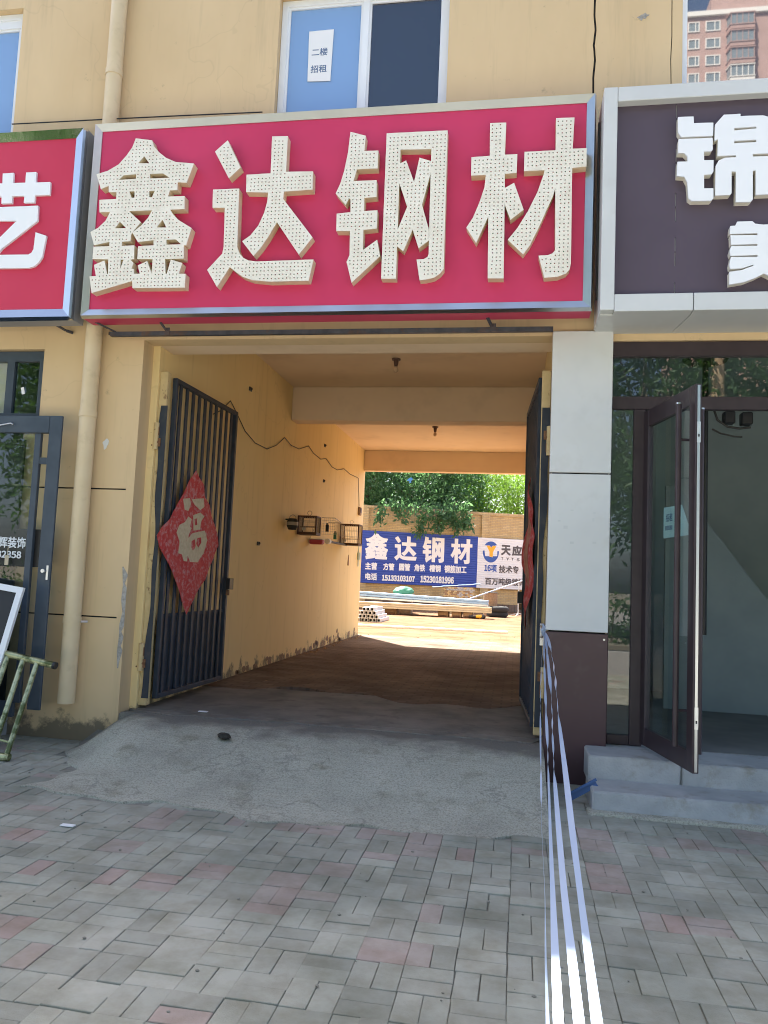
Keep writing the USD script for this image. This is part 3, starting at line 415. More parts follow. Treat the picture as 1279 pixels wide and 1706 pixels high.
def ramp_front(x):
    return 5.05 + .07 * math.sin(x * 1.7 + .5) + .05 * math.sin(x * 5.1) + .03 * math.sin(x * 13.0 + 1)
def ramp_left(y):
    t = min(1, max(0, (y - 5.55) / 1.05)); return -3.38 - .48 * t * t * (3 - 2 * t) + .05 * math.sin(y * 6) + .03 * math.sin(y * 17)
RX1 = .262
ramp_poly = Polygon([(x, ramp_front(x)) for x in np.linspace(-3.40, RX1, 40)] + [(RX1, 6.7), (-3.5, 6.7)] + [(ramp_left(y), y) for y in np.linspace(6.6, 5.1, 12)])
blocked = [ramp_poly.buffer(-.015), sbox(.575, 6.5, 5.83, 8)]
def in_block(cx, cy):
    return any(b.contains(Point(cx, cy)) for b in blocked)
bricks_list = []
BL = .2105
nx, ny = int((PX1 - PX0) / BL) + 1, int((6.62 - PY0) / BL) + 1
for i in range(nx):
    for j in range(ny):
        x, y = PX0 + i * BL, PY0 + j * BL
        if (i + j) % 2: cells = [(x, y, BL / 2, BL), (x + BL / 2, y, BL / 2, BL)]
        else: cells = [(x, y, BL, BL / 2), (x, y + BL / 2, BL, BL / 2)]
        r0 = rng.random()
        if r0 < .04: cells = [(x, y, BL, BL)]
        pink_block = rng.random() < .12; tone = int(rng.integers(3))
        for (cx, cy, w, h) in cells:
            if in_block(cx + w / 2, cy + h / 2): continue
            g = .0011 + .0014 * rng.random() ** 2
            dz = rng.normal(0, .0019); tx, ty = rng.normal(0, .006, 2); b = .0022
            x0, x1, y0, y1 = cx + g, cx + w - g, cy + g, cy + h - g
            jit = rng.normal(0, .0012, (4, 2))
            lo = [(x0, y0), (x1, y0), (x1, y1), (x0, y1)]
            V = []
            for (a, c), q in zip(lo, jit): V.append((a + q[0], c + q[1], -.05))
            for (a, c), q in zip(lo, jit): V.append((a + q[0], c + q[1], -b + dz + tx * (a - cx - w / 2) + ty * (c - cy - h / 2)))
            mx_, my_ = cx + w / 2, cy + h / 2
            for (a, c), q in zip(lo, jit):
                sx, sy = (b if a < mx_ else -b), (b if c < my_ else -b)
                V.append((a + q[0] + sx, c + q[1] + sy, dz + tx * (a - mx_) + ty * (c - my_)))
            F = []
            for k in range(4):
                n = (k + 1) % 4
                F += [(k, n, n + 4), (k, n + 4, k + 4), (k + 4, n + 4, n + 8), (k + 4, n + 8, k + 8)]
            F += [(8, 9, 10), (8, 10, 11)]
            pink = (pink_block and rng.random() < .8) or rng.random() < .035
            V = np.array(V); wx = V[8:].mean(0) * .55
            V[:, 0] += .030 * (meshkit.fbm(wx + 3.1, 2, 21) - .5); V[:, 1] += .030 * (meshkit.fbm(wx + 7.7, 2, 22) - .5); V[4:, 2] += .018 * (meshkit.fbm(wx * 1.6, 3, 23) - .5) - (.005 if rng.random() < .03 else 0)
            p, q = pix((x0, y0, 0)), pix((x1, y1, 0)); s = pix((x1, y0, 0)); area = -1.0
            if y0 > .6:
                area = abs((s[0] - p[0]) * (q[1] - p[1]) - (q[0] - p[0]) * (s[1] - p[1]))
                m_ = pix((mx_, my_, 0))
                if not (0 <= m_[0] <= 1279 and 0 <= m_[1] <= 1706): area = -1
            bricks_list.append((area, 'paver_pink' if pink else f'paver_grey_{tone if rng.random() < .85 else int(rng.integers(3))}', V, F))
bricks_list.sort(key=lambda t: -t[0])
for area, pink, V, F in bricks_list[:296]:
    pav.part('paver', trimesh.Trimesh(V, F, process=False), pink)
for flag, nm in (('paver_grey_0', 'dark_grey'), ('paver_grey_1', 'grey'), ('paver_grey_2', 'light_grey'), ('paver_pink', 'pink')):
    rest = [trimesh.Trimesh(V, F, process=False) for a, p, V, F in bricks_list[296:] if p == flag]
    pav.part(f'{nm}_pavers', cat_(rest), flag, kind='stuff')

# the concrete ramp up into the passage
def sm(t): t = np.clip(t, 0, 1); return t * t * (3 - 2 * t)
nxr, nyr = 90, 60; V = []; 
for j in range(nyr + 1):
    for i in range(nxr + 1):
        u = i / nxr; t = j / nyr
        yl = 5.1 + t * 1.6
        xl = ramp_left(yl) if yl < 6.6 else -3.50
        x = xl + u * (RX1 - xl); yf = ramp_front(x); y = yf + t * (6.75 - yf)
        z = (FLOOR - .006) * float(sm((y - 5.02) / 1.45)) * (float(sm((x - ramp_left(min(y, 6.6)) + .02) / .55)) if yl < 6.6 else 1.0)
        z += .012 * (meshkit.fbm(np.array([x * 2.2, y * 2.2, 1.0]), 4, 3) - .5) * (1 - .7 * float(sm((y - 6.2) / .4))) + .004 + .006 * (meshkit.noise(np.array([x * 14, y * 14, 2.0]), 5) - .5)
        V.append((x, y, z))
V = np.array(V); idx = np.arange((nxr + 1) * (nyr + 1)).reshape(nyr + 1, nxr + 1)
Q = np.stack([idx[:-1, :-1], idx[:-1, 1:], idx[1:, 1:], idx[1:, :-1]], -1).reshape(-1, 4)
rim = np.concatenate([idx[0, :], idx[1:, -1], idx[-1, -2::-1], idx[-2:0:-1, 0]]); low = V[rim].copy(); low[:, 2] = -.04
V2 = np.vstack([V, low]); o = len(V); F = [*Q[:, [0, 1, 2]], *Q[:, [0, 2, 3]]]
for k in range(len(rim)):
    n = (k + 1) % len(rim); F += [(rim[k], o + k, o + n), (rim[k], o + n, rim[n])]
single('concrete_ramp', trimesh.Trimesh(V2, np.array(F), process=False), 'concrete_ramp', kind='structure', smooth=40)
arc = [(-3.51, 6.84), (-3.42, 6.76), (-3.0, 6.70), (-2.5, 6.72), (-1.9, 6.76), (-1.2, 6.72), (-.6, 6.70), (-.1, 6.69), (.255, 6.66)]
arcs = []
for (x0, y0), (x1, y1) in zip(arc, arc[1:]):
    for t in np.linspace(0, 1, 6)[:-1]: arcs.append((x0 + t * (x1 - x0), y0 + t * (y1 - y0) + rng.normal(0, .012)))
single('passage_floor', cat_([ext(Polygon(arcs + [(.255, 6.86), (-3.51, 6.86)]), .016).apply_translation((0, 0, FLOOR - .012)), bx(-3.46, .31, 6.86, 8.6, FLOOR - .2, FLOOR + .006)]), 'damp_concrete', kind='structure')
single('passage_paving', ext(Polygon([(-3.46, 17.3), (-3.46, 8.4)] + [(x, 8.5 + .25 * math.sin(x * 2.1) + .12 * math.sin(x * 7)) for x in np.linspace(-3.4, .25, 24)] + [(.31, 8.4), (.31, 17.3)]), .21).apply_translation((0, 0, FLOOR - .2)), 'floor_brick', kind='structure')
single('yard_ground', bx(-45, 40, 17.3, 90, -.3, FLOOR), 'yard_brick', kind='structure')

# ---------------------------------------------------------------- the yellow building
B = Thing('yellow_building', 'yellow painted two-storey building with a drive-through passage in its middle', 'building', (0, FY, 0))
XL, XR = -17.0, 13.0
holes = {'passage': (-3.52, .27, -.5, 3.74), 'left_shop': (-9.0, -4.55, .12, 3.66), 'right_shop': (.755, 5.9, .3, 3.69),  # right shop opening widened out of view so more light gets in
         'window_mid': (-2.37, -.742, 4.95, 7.10), 'window_left': (-7.3, -5.10, 4.95, 7.22), 'window_right': (1.30, 3.4, 4.95, 7.10)}
wall = sbox(XL, -.4, XR, ROOF)
for k, h in holes.items():
    wall = wall.difference(unary_union([sbox(h[0], h[2], -4.70, 2.94), sbox(h[0], 2.93, h[1], h[3])]) if k == 'left_shop' else sbox(h[0], h[2], h[1], h[3]))
gz1, gz2 = at(160, 814, Y=FY)[2], at(140, 1026, Y=FY)[2]
skin = wall
for gz in (gz1, gz2): skin = skin.difference(sbox(-4.69, gz - .007, -3.60, gz + .007))
crack = [(at(x, y, Y=FY)[0], at(x, y, Y=FY)[2]) for x, y in ((990, -40), (991, 0), (990, 25), (992, 50), (989, 75), (991, 100), (988, 130), (988, 160), (988, 200), (988, 300))]
skin = skin.difference(LineString(crack).buffer(.009, cap_style=2))
crack2 = [(at(x, y, Y=FY)[0], at(x, y, Y=FY)[2]) for x, y in ((1120, -40), (1119, 20), (1119, 60), (1117, 100), (1118, 160), (1118, 200))]
skin = skin.difference(LineString(crack2).buffer(.004, cap_style=2))
skin_done = True
B.part('wall', ext_y(wall, FY + .022, FY + .20), 'yellow_paint')
for joint in [sbox(-4.69, gz - .012, -3.58, gz + .012) for gz in (gz1, gz2)] + [LineString(crack).buffer(.016, cap_style=2), LineString(crack2).buffer(.008, cap_style=2)]:
    B.part('joint_filler', ext_y(max(polys(joint.intersection(wall)), key=lambda q: q.area), FY + .012, FY + .0205), 'dark_gap')
for i, p in enumerate(polys(skin)):
    B.part('facade', ext_y(p, FY, FY + .021), 'yellow_paint')
B.part('roof', bx(XL, XR, FY + .2, 17.2, ROOF - .199, ROOF), 'concrete_step')
B.part('rear_wall', cat_([bx(XL, -3.70, 17.0, 17.2, -.2, ROOF - .2), bx(.55, XR, 17.0, 17.2, -.2, ROOF - .2), bx(-3.70, .55, 17.0, 17.2, CEIL + .16, ROOF - .2)]), 'yellow_paint')
B.part('end_wall', bx(XL, XL + .2, FY + .2, 17.0, -.2, ROOF - .2), 'yellow_paint')
B.part('end_wall', bx(XR - .2, XR, FY + .2, 17.0, -.2, ROOF - .2), 'yellow_paint')
# the passage: walls, ceiling, cross beams
B.part('passage_wall', bx(-3.70, -3.45, FY + .2, 17.2, -.2, CEIL), 'tunnel_paint')
B.part('passage_wall', bx(.31, .55, FY + .2, 17.2, -.2, CEIL), 'tunnel_paint')
B.part('passage_ceiling', bx(-3.70, .55, FY + .2, 17.2, CEIL, CEIL + .15), 'soffit_paint')
B.part('lintel', bx(-3.52, .27, FY + .2, 7.13, 3.74, CEIL), 'soffit_paint')
b1 = at(485, 700, X=-3.45); b2 = at(607, 785, X=-3.45)
B.part('beam', bx(-3.45, .31, b1[1], b1[1] + .3, b1[2], CEIL, .01), 'soffit_paint')
B.part('beam', bx(-3.45, .31, b2[1] - .1, 17.2, b2[2], CEIL, .01), 'soffit_paint')
B.part('upper_floor', cat_([bx(XL + .2, -3.7, 9.5, 16.9, 4.46, 4.6), bx(.56, XR - .2, 10.6, 16.9, 4.46, 4.6)]), 'interior_wall')
# plaster knocked off the corner left of the gate, and along the foot of the passage wall
chip = [(205, 945), (212, 958), (207, 972), (214, 990), (211, 1003), (215, 1012), (207, 1030), (206, 1042), (201, 1052), (205, 1062), (200, 1076), (203, 1084), (198, 1100), (196, 1112), (196, 1085), (199, 1062), (200, 1040), (205, 1020), (203, 1000), (206, 975)]
cp = Polygon([(at(x, y, Y=FY)[0], at(x, y, Y=FY)[2]) for x, y in chip]).buffer(0.006)
B.part('plaster_patch', ext_y(cp.intersection(sbox(-5, 0, -3.521, 4)), FY - .003, FY + .001), 'bare_plaster', label='bare grey plaster where the paint has come off the corner')
for cxy in ((176, 740), (179, 728), (173, 750)):
    c = at(*cxy, Y=FY); g = Polygon([(c[0] + .026 * math.cos(a) * (1 + .4 * math.sin(3 * a + cxy[0])), c[2] + .05 * math.sin(a) * (1 + .3 * math.cos(2 * a + cxy[1]))) for a in np.linspace(0, 6.283, 14)[:-1]])
    if cxy[0] == 176: B.part('plaster_patch', ext_y(g, FY - .004, FY + .001), 'clad_white', label='white blob of filler on the wall beside the drainpipe')
for cxy in ((1068, 30), (1074, 27)):
    c = at(*cxy, Y=FY); g = Polygon([(c[0] + .03 * math.cos(a) * (1 + .5 * math.sin(3 * a)), c[2] + .02 * math.sin(a) * (1 + .5 * math.cos(4 * a))) for a in np.linspace(0, 6.283, 14)[:-1]])
    B.part('plaster_patch', ext_y(g, FY - .003 - .001 * (cxy[0] > 1070), FY + .001), 'bare_plaster')
flakes = []
for k in range(46):
    t = rng.random() ** .7; y = 8.9 + t * 8.0; z = FLOOR + abs(rng.normal(0, .05)) * (1.5 if t > .5 else .8); r = .02 + .05 * rng.random()
    a = np.linspace(0, 6.283, 9)[:-1]; rr = r * (.6 + .6 * rng.random(8))
    flakes.append(ext_frame(Polygon(np.stack([rr * np.cos(a) * 1.5, rr * np.sin(a)], 1)).buffer(0), .004, (-3.451, y, z + .02), (0, 1, 0), (0, 0, 1)))
B.part('plaster_flakes', cat_(flakes), 'wood_old', kind='stuff')
# drainpipe, a part fixed to the wall
PXc, PYc = -3.99, FY - .085
up_path = B.part('drainpipe', tube([(PXc, PYc, .34), (PXc, PYc, 2.0), (PXc, PYc, 4.2), (PXc, PYc, ROOF)], .075, 24), 'pipe_plastic', smooth=40, label='cream drainpipe down the wall left of the gate')
for q in ((148, 688), (120, 1033), (190, 117)):
    z = at(*q, Y=PYc - .05)[2]
    B.part('collar', tube([(PXc, PYc, z - .03), (PXc, PYc, z + .03)], .081, 24), 'pipe_plastic', parent=up_path, smooth=40)
z = at(125, 1036, Y=PYc - .05)[2]
B.part('clip', tube([(PXc + .085, PYc, z), (PXc + .12, PYc + .05, z)], .012, 6), 'plate_steel', parent=up_path)

def window(hole, nm, splits, mats, label=None, sill=True, frame='frame_white', yb=.07, transom=None, fw=.06):
    x0, x1, z0, z1 = holes[hole]; g = .004
    y0, y1 = FY + yb, FY + yb + .06
    rim = sbox(x0 + g, z0 + g, x1 - g, z1 - g); cuts = []; xs = [x0 + g] + splits + [x1 - g]
    for a, b in zip(xs, xs[1:]):
        zz = [z0 + g] + ([transom] if transom else []) + [z1 - g]
        for c, d in zip(zz, zz[1:]):
            cuts.append(sbox(a + fw * (1 if a == xs[0] else .5), c + fw * (1 if c == zz[0] else .5), b - fw * (1 if b == xs[-1] else .5), d - fw * (1 if d == zz[-1] else .5)))
    p = B.part('window', ext_y(rim.difference(unary_union(cuts)), y0, y1), frame, label=label)
    for i, c in enumerate(cuts):
        a, b_, c_, d = c.bounds; m = mats[i % len(mats)]
        B.part('pane', bx(a - .004, c_ + .004, y0 + .028, y0 + .036, b_ - .004, d + .004), m, parent=p)
        sash = c.difference(c.buffer(-.022, join_style=2))
        B.part('sash', ext_y(sash, y0 + .012, y0 + .027), frame, parent=p)
    return p
zt = at(20, 45, Y=FY + .08)[2]
window('window_left', 'window', [-6.2], ['sky_reflection_glass'], label='white framed upper window at the far left, its panes coloured blue as a sky reflection', transom=zt)
xm = at(608, 90, Y=FY + .1)[0]
wm = window('window_mid', 'window', [xm], ['sky_reflection_glass', 'upper_glass'], label='white framed window above the red sign with a paper on the pane coloured blue as a sky reflection')
window('window_right', 'window', [2.35], ['mirror_glass'], label='upper window mirroring a brick apartment tower', frame='frame_white', yb=.03, fw=.022)
B.part('screen', bx(xm + .03, -.80, FY + .125, FY + .128, 5.0, 7.04), 'screen_mesh', parent=wm)
B.part('room', cat_([bx(-2.7, -.5, 8.5, 8.6, 4.7, 7.2), bx(-2.7, -.5, FY + .3, 8.5, 4.6, 4.7)]), 'interior_wall')
# paper taped to the blue pane
pc = [(at(x, y, Y=FY + .09)[0], at(x, y, Y=FY + .09)[2]) for x, y in ((515, 53), (556, 49), (550, 135), (512, 136))]
pp = Polygon([pc[0], pc[1], ((pc[1][0] * .55 + pc[2][0] * .45), pc[1][1] * .55 + pc[2][1] * .45), pc[2], pc[3]])
PN = Thing('paper_notice', 'white paper notice taped inside the blue upper window pane', 'notice', (pp.centroid.x, FY + .09, pp.bounds[1]))
PN.part('sheet', ext_y(pp, FY + .0895, FY + .0925), 'paper')
PN.part('lettering', ext_y(unary_union([line_poly('二楼', pc[3][0] + .025, pc[3][1] + .25, .075), line_poly('招租', pc[3][0] + .025, pc[3][1] + .08, .075)]), FY + .0885, FY + .0892), 'ink_blue')

# white and brown cladding of the pillar between passage and shop
P_ = Thing('clad_pillar', 'pillar clad in white panels over a dark brown panel right of the passage', 'pillar', (.51, FY - .02, 0))
za, zb = at(960, 1053, Y=6.6)[2], at(966, 789, Y=6.6)[2]
P_.part('core', bx(.285, .74, 6.612, 6.66, .0, 3.72), 'dark_gap')
PLX0, PLX1 = at(915, 788, Y=6.6)[0], at(1017, 790, Y=6.6)[0]
P_.part('panel', bx(PLX0, PLX1, 6.585, 6.66, -.02, za - .006, .004), 'clad_brown', label='dark brown lower panel')
P_.part('panel', bx(PLX0, PLX1, 6.585, 6.66, za + .006, zb - .006, .004), 'clad_white')
P_.part('panel', bx(PLX0, PLX1, 6.585, 6.66, zb + .006, 3.76, .004), 'clad_white')
P_.part('screw', tube([(PLX1 - .03, 6.59, za - .05), (PLX1 - .03, 6.580, za - .05)], .009, 10), 'plate_steel')
sc = []
for q in ((952, 850), (990, 855), (988, 868), (942, 880), (952, 905), (990, 905), (930, 868)):
    c = at(*q, Y=6.585); sc.append(bx(c[0] - .006 - .012 * rng.random(), c[0] + .006 + .012 * rng.random(), 6.5835, 6.586, c[2] - .005, c[2] + .004 + .02 * rng.random()))
P_.part('tape_marks', cat_(sc), 'clad_grey', kind='stuff')
# ---------------------------------------------------------------- signs
def trace(pts, ox, oy, s, Y):
    out = []
    for a, b in pts:
        c = at(ox + a / s, oy + b / s, Y=Y); out.append((c[0], c[2]))
    return Polygon(out).buffer(0)
SY = 6.26
XIN = dict(ox=140, oy=220, s=6.095); DA = dict(ox=335, oy=215, s=6.095); GANG = dict(ox=550, oy=205, s=6.09); CAI = dict(ox=770, oy=185, s=5.686)
xin_o = [[(525,65),(690,85),(710,145),(760,205),(830,262),(930,305),(1115,320),(1040,515),(950,510),(945,590),(870,592),(850,655),(1020,650),(1018,782),(155,815),(155,690),(325,680),(330,610),(250,610),(250,545),(170,580),(125,430),(240,395),(350,330),(430,240),(490,155)],
         [(690,795),(875,788),(900,835),(960,895),(1090,975),(1035,1150),(1012,1150),(1010,1285),(820,1290),(825,1440),(840,1440),(880,1295),(995,1330),(960,1440),(1030,1440),(1020,1580),(490,1585),(485,1440),(565,1440),(545,1355),(640,1310),(685,1440),(695,1290),(540,1290),(548,1160),(705,1150),(705,1098),(545,1118),(490,1020),(580,950),(650,870)],
         [(265,812),(455,803),(575,915),(500,1005),(475,1045),(470,1108),(385,1115),(380,1158),(510,1150),(505,1290),(470,1295),(500,1330),(480,1390),(505,1390),(505,1500),(480,1515),(75,1635),(55,1465),(120,1462),(100,1350),(205,1305),(232,1440),(243,1440),(245,1292),(85,1290),(95,1165),(255,1158),(258,1115),(100,1150),(65,1015),(140,975),(215,905)]]
xin_h = [[(610,245),(550,318),(662,318)],[(350,488),(400,440),(528,428),(528,475)],[(668,428),(800,420),(870,465),(668,472)],[(460,605),(512,600),(512,668),(480,668)],[(660,600),(718,595),(690,662),(660,662)],[(795,890),(735,970),(835,970)],[(835,1095),(930,1090),(985,1140),(835,1145)],[(362,910),(312,978),(425,975)],[(370,1297),(400,1297),(366,1395)]]
da_o = [[(270,115),(140,230),(280,500),(400,390)],
        [(720,75),(880,72),(860,435),(1135,430),(1130,615),(840,635),(832,710),(1130,1100),(990,1275),(768,945),(730,1010),(670,1110),(600,1210),(530,1290),(415,1140),(500,1080),(580,980),(640,850),(670,740),(680,645),(455,640),(460,465),(705,450)],
        [(120,615),(385,605),(365,1195),(390,1265),(430,1310),(480,1335),(560,1345),(1140,1325),(1090,1540),(700,1550),(520,1535),(420,1500),(350,1450),(290,1400),(160,1605),(60,1430),(215,1265),(228,1190),(240,800),(115,800)]]
gang_o = [[(205,90),(360,130),(345,285),(487,280),(480,460),(270,470),(235,590),(470,580),(470,750),(345,760),(342,895),(478,885),(472,1070),(335,1085),(330,1290),(475,1185),(505,1350),(215,1620),(165,1410),(195,1340),(200,1095),(60,1095),(65,920),(205,905),(205,770),(190,765),(155,830),(55,715),(100,620),(140,490),(180,300)],
          [(572,105),(1190,75),(1185,262),(712,270),(665,1580),(515,1580)],
          [(1030,85),(1190,75),(1150,1480),(1110,1530),(1050,1570),(960,1590),(905,1595),(875,1385),(950,1380),(985,1360),(998,1330),(1005,1000)],
          [(690,420),(770,380),(850,600),(905,352),(1030,390),(1015,520),(930,830),(1000,1080),(1000,1190),(895,1270),(835,1080),(740,1300),(675,1250),(680,1090),(780,850),(695,595)]]
cai_o = [[(262,115),(415,110),(402,415),(520,408),(515,585),(402,595),(402,730),(490,680),(580,935),(455,1030),(400,880),(390,1585),(240,1585),(245,1000),(130,1250),(38,1105),(100,1010),(160,870),(210,720),(222,605),(82,612),(85,438),(260,425)],
         [(887,68),(1062,62),(1045,358),(1178,352),(1175,525),(1040,540),(1028,1440),(1015,1500),(980,1540),(900,1570),(775,1580),(722,1370),(810,1365),(850,1350),(878,1320),(880,730),(860,800),(800,930),(720,1110),(640,1270),(575,1358),(430,1220),(520,1110),(620,950),(710,770),(770,600),(778,560),(583,570),(588,388),(885,372)]]
LF = SY - .075       # the letters' face
def char(outs, hs, frame):
    g = unary_union([trace(p, Y=LF, **frame) for p in outs])
    for h in hs: g = g.difference(trace(h, Y=LF, **frame))
    return g
CH = [char(xin_o, xin_h, XIN), char(da_o, [], DA), char(gang_o, [], GANG), char(cai_o, [], CAI)]

c4 = [at(*q, Y=SY) for q in ((156, 207), (996, 155), (136, 530), (985, 516))]
sx0, sx1 = (c4[0][0] + c4[2][0]) / 2, (c4[1][0] + c4[3][0]) / 2; sz1, sz0 = (c4[0][2] + c4[1][2]) / 2, (c4[2][2] + c4[3][2]) / 2
def box_sign(t, x0, x1, z0, z1, w, y, depth, panel, frame, back='sign_red'):
    if back == 'sign_red': t.part('side_plate', bx(x0 + .002, x0 + .0055, y + .031, y + depth, z0 + .006, z1 - .006), 'case_grey')
    t.part('panel', bx(x0 + w * .8, x1 - w * .8, y + .012, y + .02, z0 + w * .8, z1 - w * .8), panel)
    def bar(p, q, inn):    # a mitred bar whose section is a shallow bevel
        (ax, az), (bx_, bz) = p, q; (ux, uz), (vx, vz) = inn
        V = [(ax, y + .03, az), (bx_, y + .03, bz), (ax + .2 * (ux - ax), y - .022, az + .2 * (uz - az)), (bx_ + .2 * (vx - bx_), y - .022, bz + .2 * (vz - bz)),
             (ux, y + .004, uz), (vx, y + .004, vz), (ux, y + .03, uz), (vx, y + .03, vz)]
        return trimesh.Trimesh(V, [(0, 1, 3), (0, 3, 2), (2, 3, 5), (2, 5, 4), (4, 5, 7), (4, 7, 6), (6, 7, 1), (6, 1, 0), (0, 2, 4), (0, 4, 6), (1, 5, 3), (1, 7, 5)], process=True)
    o = [(x0, z0), (x1, z0), (x1, z1), (x0, z1)]; i_ = [(x0 + w, z0 + w), (x1 - w, z0 + w), (x1 - w, z1 - w), (x0 + w, z1 - w)]
    for k in range(4):
        n = (k + 1) % 4; m = bar(o[k], o[n], (i_[k], i_[n])); m.fix_normals()
        t.part('frame', m, frame)
    t.part('case', bx(x0 + .006, x1 - .006, y + .031, y + depth, z0 + .006, z1 - .006), back)
S = Thing('shop_sign', 'red shop sign with four big cream characters over the passage', 'sign', ((sx0 + sx1) / 2, SY, sz0))
box_sign(S, sx0, sx1, sz0, sz1, .078, SY, .22, 'sign_red', 'sign_frame_steel')
for k, g in enumerate(CH):
    p = S.part('character', ext_y(g, LF, LF + .006), 'letter_cream')
    S.part('return', ext_y(g.buffer(.0), LF + .0065, SY + .011), 'letter_side', parent=p)
    inn = g.buffer(-.017); a, b, c, d = inn.bounds; st = .0335; dots = {0: [], 1: []}
    n = 0
    for i, xx in enumerate(np.arange(a, c, st)):
        for j, zz in enumerate(np.arange(b, d, st)):
            q = Point(xx + rng.normal(0, .0015), zz + rng.normal(0, .0015))
            if inn.contains(q):
                V = [(q.x, LF - .005, q.y)] + [(q.x + .0058 * math.cos(t), LF - .0005, q.y + .0058 * math.sin(t)) for t in np.arange(6) * math.pi / 3]
                dots[(i + j) % 2].append(trimesh.Trimesh(V, [(0, 1 + t, 1 + (t + 1) % 6) for t in range(6)], process=False))
    S.part('red_lights', cat_(dots[0]), 'led_red', parent=p, kind='stuff')
    S.part('green_lights', cat_(dots[1]), 'led_green', parent=p, kind='stuff')

# left neighbour's sign
l1, l0 = at(143, 212, Y=SY), at(121, 532, Y=SY)
lx1 = (l1[0] + l0[0]) / 2
L_ = Thing('shop_sign', 'red sign with one white character and a mirror-bright frame at the left edge', 'sign', (lx1 - 1.5, SY, l0[2]))
box_sign(L_, lx1 - 4.2, lx1, l0[2], l1[2], .10, SY, .2, 'sign_red_pale', 'mirror_steel', back='case_grey')
YI = dict(ox=0, oy=270, s=5.88)
yi = unary_union([trace(p, Y=SY - .008, **YI) for p in ([(-105,215),(495,198),(488,325),(-105,345)], [(30,115),(135,108),(118,405),(15,410)], [(258,105),(358,100),(340,400),(235,402)],
     [(-80,447),(375,430),(370,578),(20,850),(-30,912),(280,908),(310,890),(330,855),(350,690),(455,725),(415,930),(380,985),(335,1025),(280,1040),(-100,1045),(-150,1010),(-160,930),(-120,860),(165,578),(-80,580)])])
L_.part('character', ext_y(yi, SY - .012, SY + .011), 'letter_white')

# purple fascia of the right-hand shop
YF = 6.08
fx0 = at(1003, 330, Y=YF)[0]; fz0 = at(1100, 517.5, Y=YF)[2]; fz1 = (at(1000, 145.7, Y=YF)[2] + at(1279, 130, Y=YF)[2]) / 2
ix0 = at(1026, 330, Y=YF)[0]; iz0 = at(1026, 490, Y=YF)[2]; iz1 = (at(1028, 169, Y=YF)[2] + at(1279, 154, Y=YF)[2]) / 2
FX1 = 5.2
Fa = Thing('shop_fascia', 'purple shop fascia with white characters in a pale grey clad frame', 'sign', (2.5, YF, fz0))
Fa.part('side_casing', bx(fx0, ix0, YF, YF + .5, fz0 + .012, fz1, .004), 'clad_grey')
Fa.part('top_casing', bx(ix0 + .002, FX1, YF, YF + .5, iz1, fz1 - .002, .004), 'clad_grey')
xs_ = at(1155, 505, Y=YF)[0]
Fa.part('bottom_casing', bx(ix0 + .002, xs_ - .003, YF + .001, YF + .1, fz0, iz0, .003), 'clad_grey')
Fa.part('bottom_casing', bx(xs_ + .003, FX1, YF + .001, YF + .1, fz0, iz0, .003), 'clad_grey')
Fa.part('soffit', ext_frame(Polygon([(fx0 + .01, YF + .1), (xs_ - .002, YF + .1), (xs_ - .06, FY - .004), (fx0 + .01, FY - .004)]), .012, (0, 0, fz0 + .002), (1, 0, 0), (0, 1, 0)), 'clad_grey')
Fa.part('soffit', ext_frame(Polygon([(xs_ + .004, YF + .1), (FX1, YF + .1), (FX1, FY - .004), (xs_ - .054, FY - .004)]), .012, (0, 0, fz0 + .002), (1, 0, 0), (0, 1, 0)), 'clad_grey')
xw = (at(1127, 200, Y=YF + .08)[0] + at(1123, 480, Y=YF + .08)[0]) / 2
Fa.part('backing', bx(ix0 - .01, FX1, YF + .086, YF + .1, iz0 - .01, iz1 + .02), 'clad_white')
seam = []
for k, z in enumerate(np.linspace(iz0, iz1 - .12, 13)):
    if k % 3 != 1: seam.append(sbox(xw - .003, z, xw + .003, z + .11))
Fa.part('panel', ext_y(sbox(ix0 - .008, iz0 - .008, FX1, iz1 + .01).difference(unary_union(seam)), YF + .076, YF + .0855), 'sign_purple')
JN = dict(ox=1100, oy=170, s=5.168); YL = YF + .005
jin = unary_union([trace(p, Y=YL, **JN) for p in ([(150,130),(285,125),(288,182),(455,178),(452,292),(180,302),(150,260)], [(155,320),(450,308),(450,410),(435,425),(375,427),(375,500),(458,500),(455,600),(440,622),(375,627),(375,743),(455,742),(455,830),(435,850),(270,852),(240,830),(230,690),(205,643),(140,637),(145,515),(232,512),(232,468),(205,440),(150,438)],
     [(470,195),(545,110),(690,102),(688,122),(880,115),(960,135),(985,190),(980,440),(795,447),(795,470),(950,465),(1005,490),(1020,540),(1015,790),(820,800),(820,590),(795,590),(795,840),(775,860),(648,862),(650,600),(612,598),(612,785),(600,800),(470,805),(475,550),(500,505),(555,480),(650,475),(650,458),(490,465),(495,320),(465,335)])])
for h in ([(635,225),(825,212),(825,228),(635,245)], [(635,335),(825,325),(825,345),(635,355)]): jin = jin.difference(trace(h, Y=YL, **JN))
mir = lambda P: [(1780 - a, b) for a, b in P]
ml = [(600,1068),(645,1065),(660,1030),(790,1025),(815,1048),(892,1056),(892,1432),(600,1440),(592,1400),(605,1340),(595,1290),(608,1240),(605,1160),(595,1140)]
leg = [(592,1462),(700,1447),(800,1410),(892,1400),(892,1475),(820,1512),(720,1550),(592,1572)]
mei = unary_union([trace(q, Y=YL, **JN) for p in (ml, leg) for q in (p, mir(p))])
for y in (1137, 1230, 1325):
    for q in ([(590, y), (835, y - 8), (835, y + 8), (590, y + 10)], [(945, y - 8), (1190, y), (1190, y + 10), (945, y + 8)]): mei = mei.difference(trace(q, Y=YL, **JN))
mei = mei.difference(trace([(585,1438),(700,1432),(800,1400),(800,1410),(700,1445),(585,1458)], Y=YL, **JN))
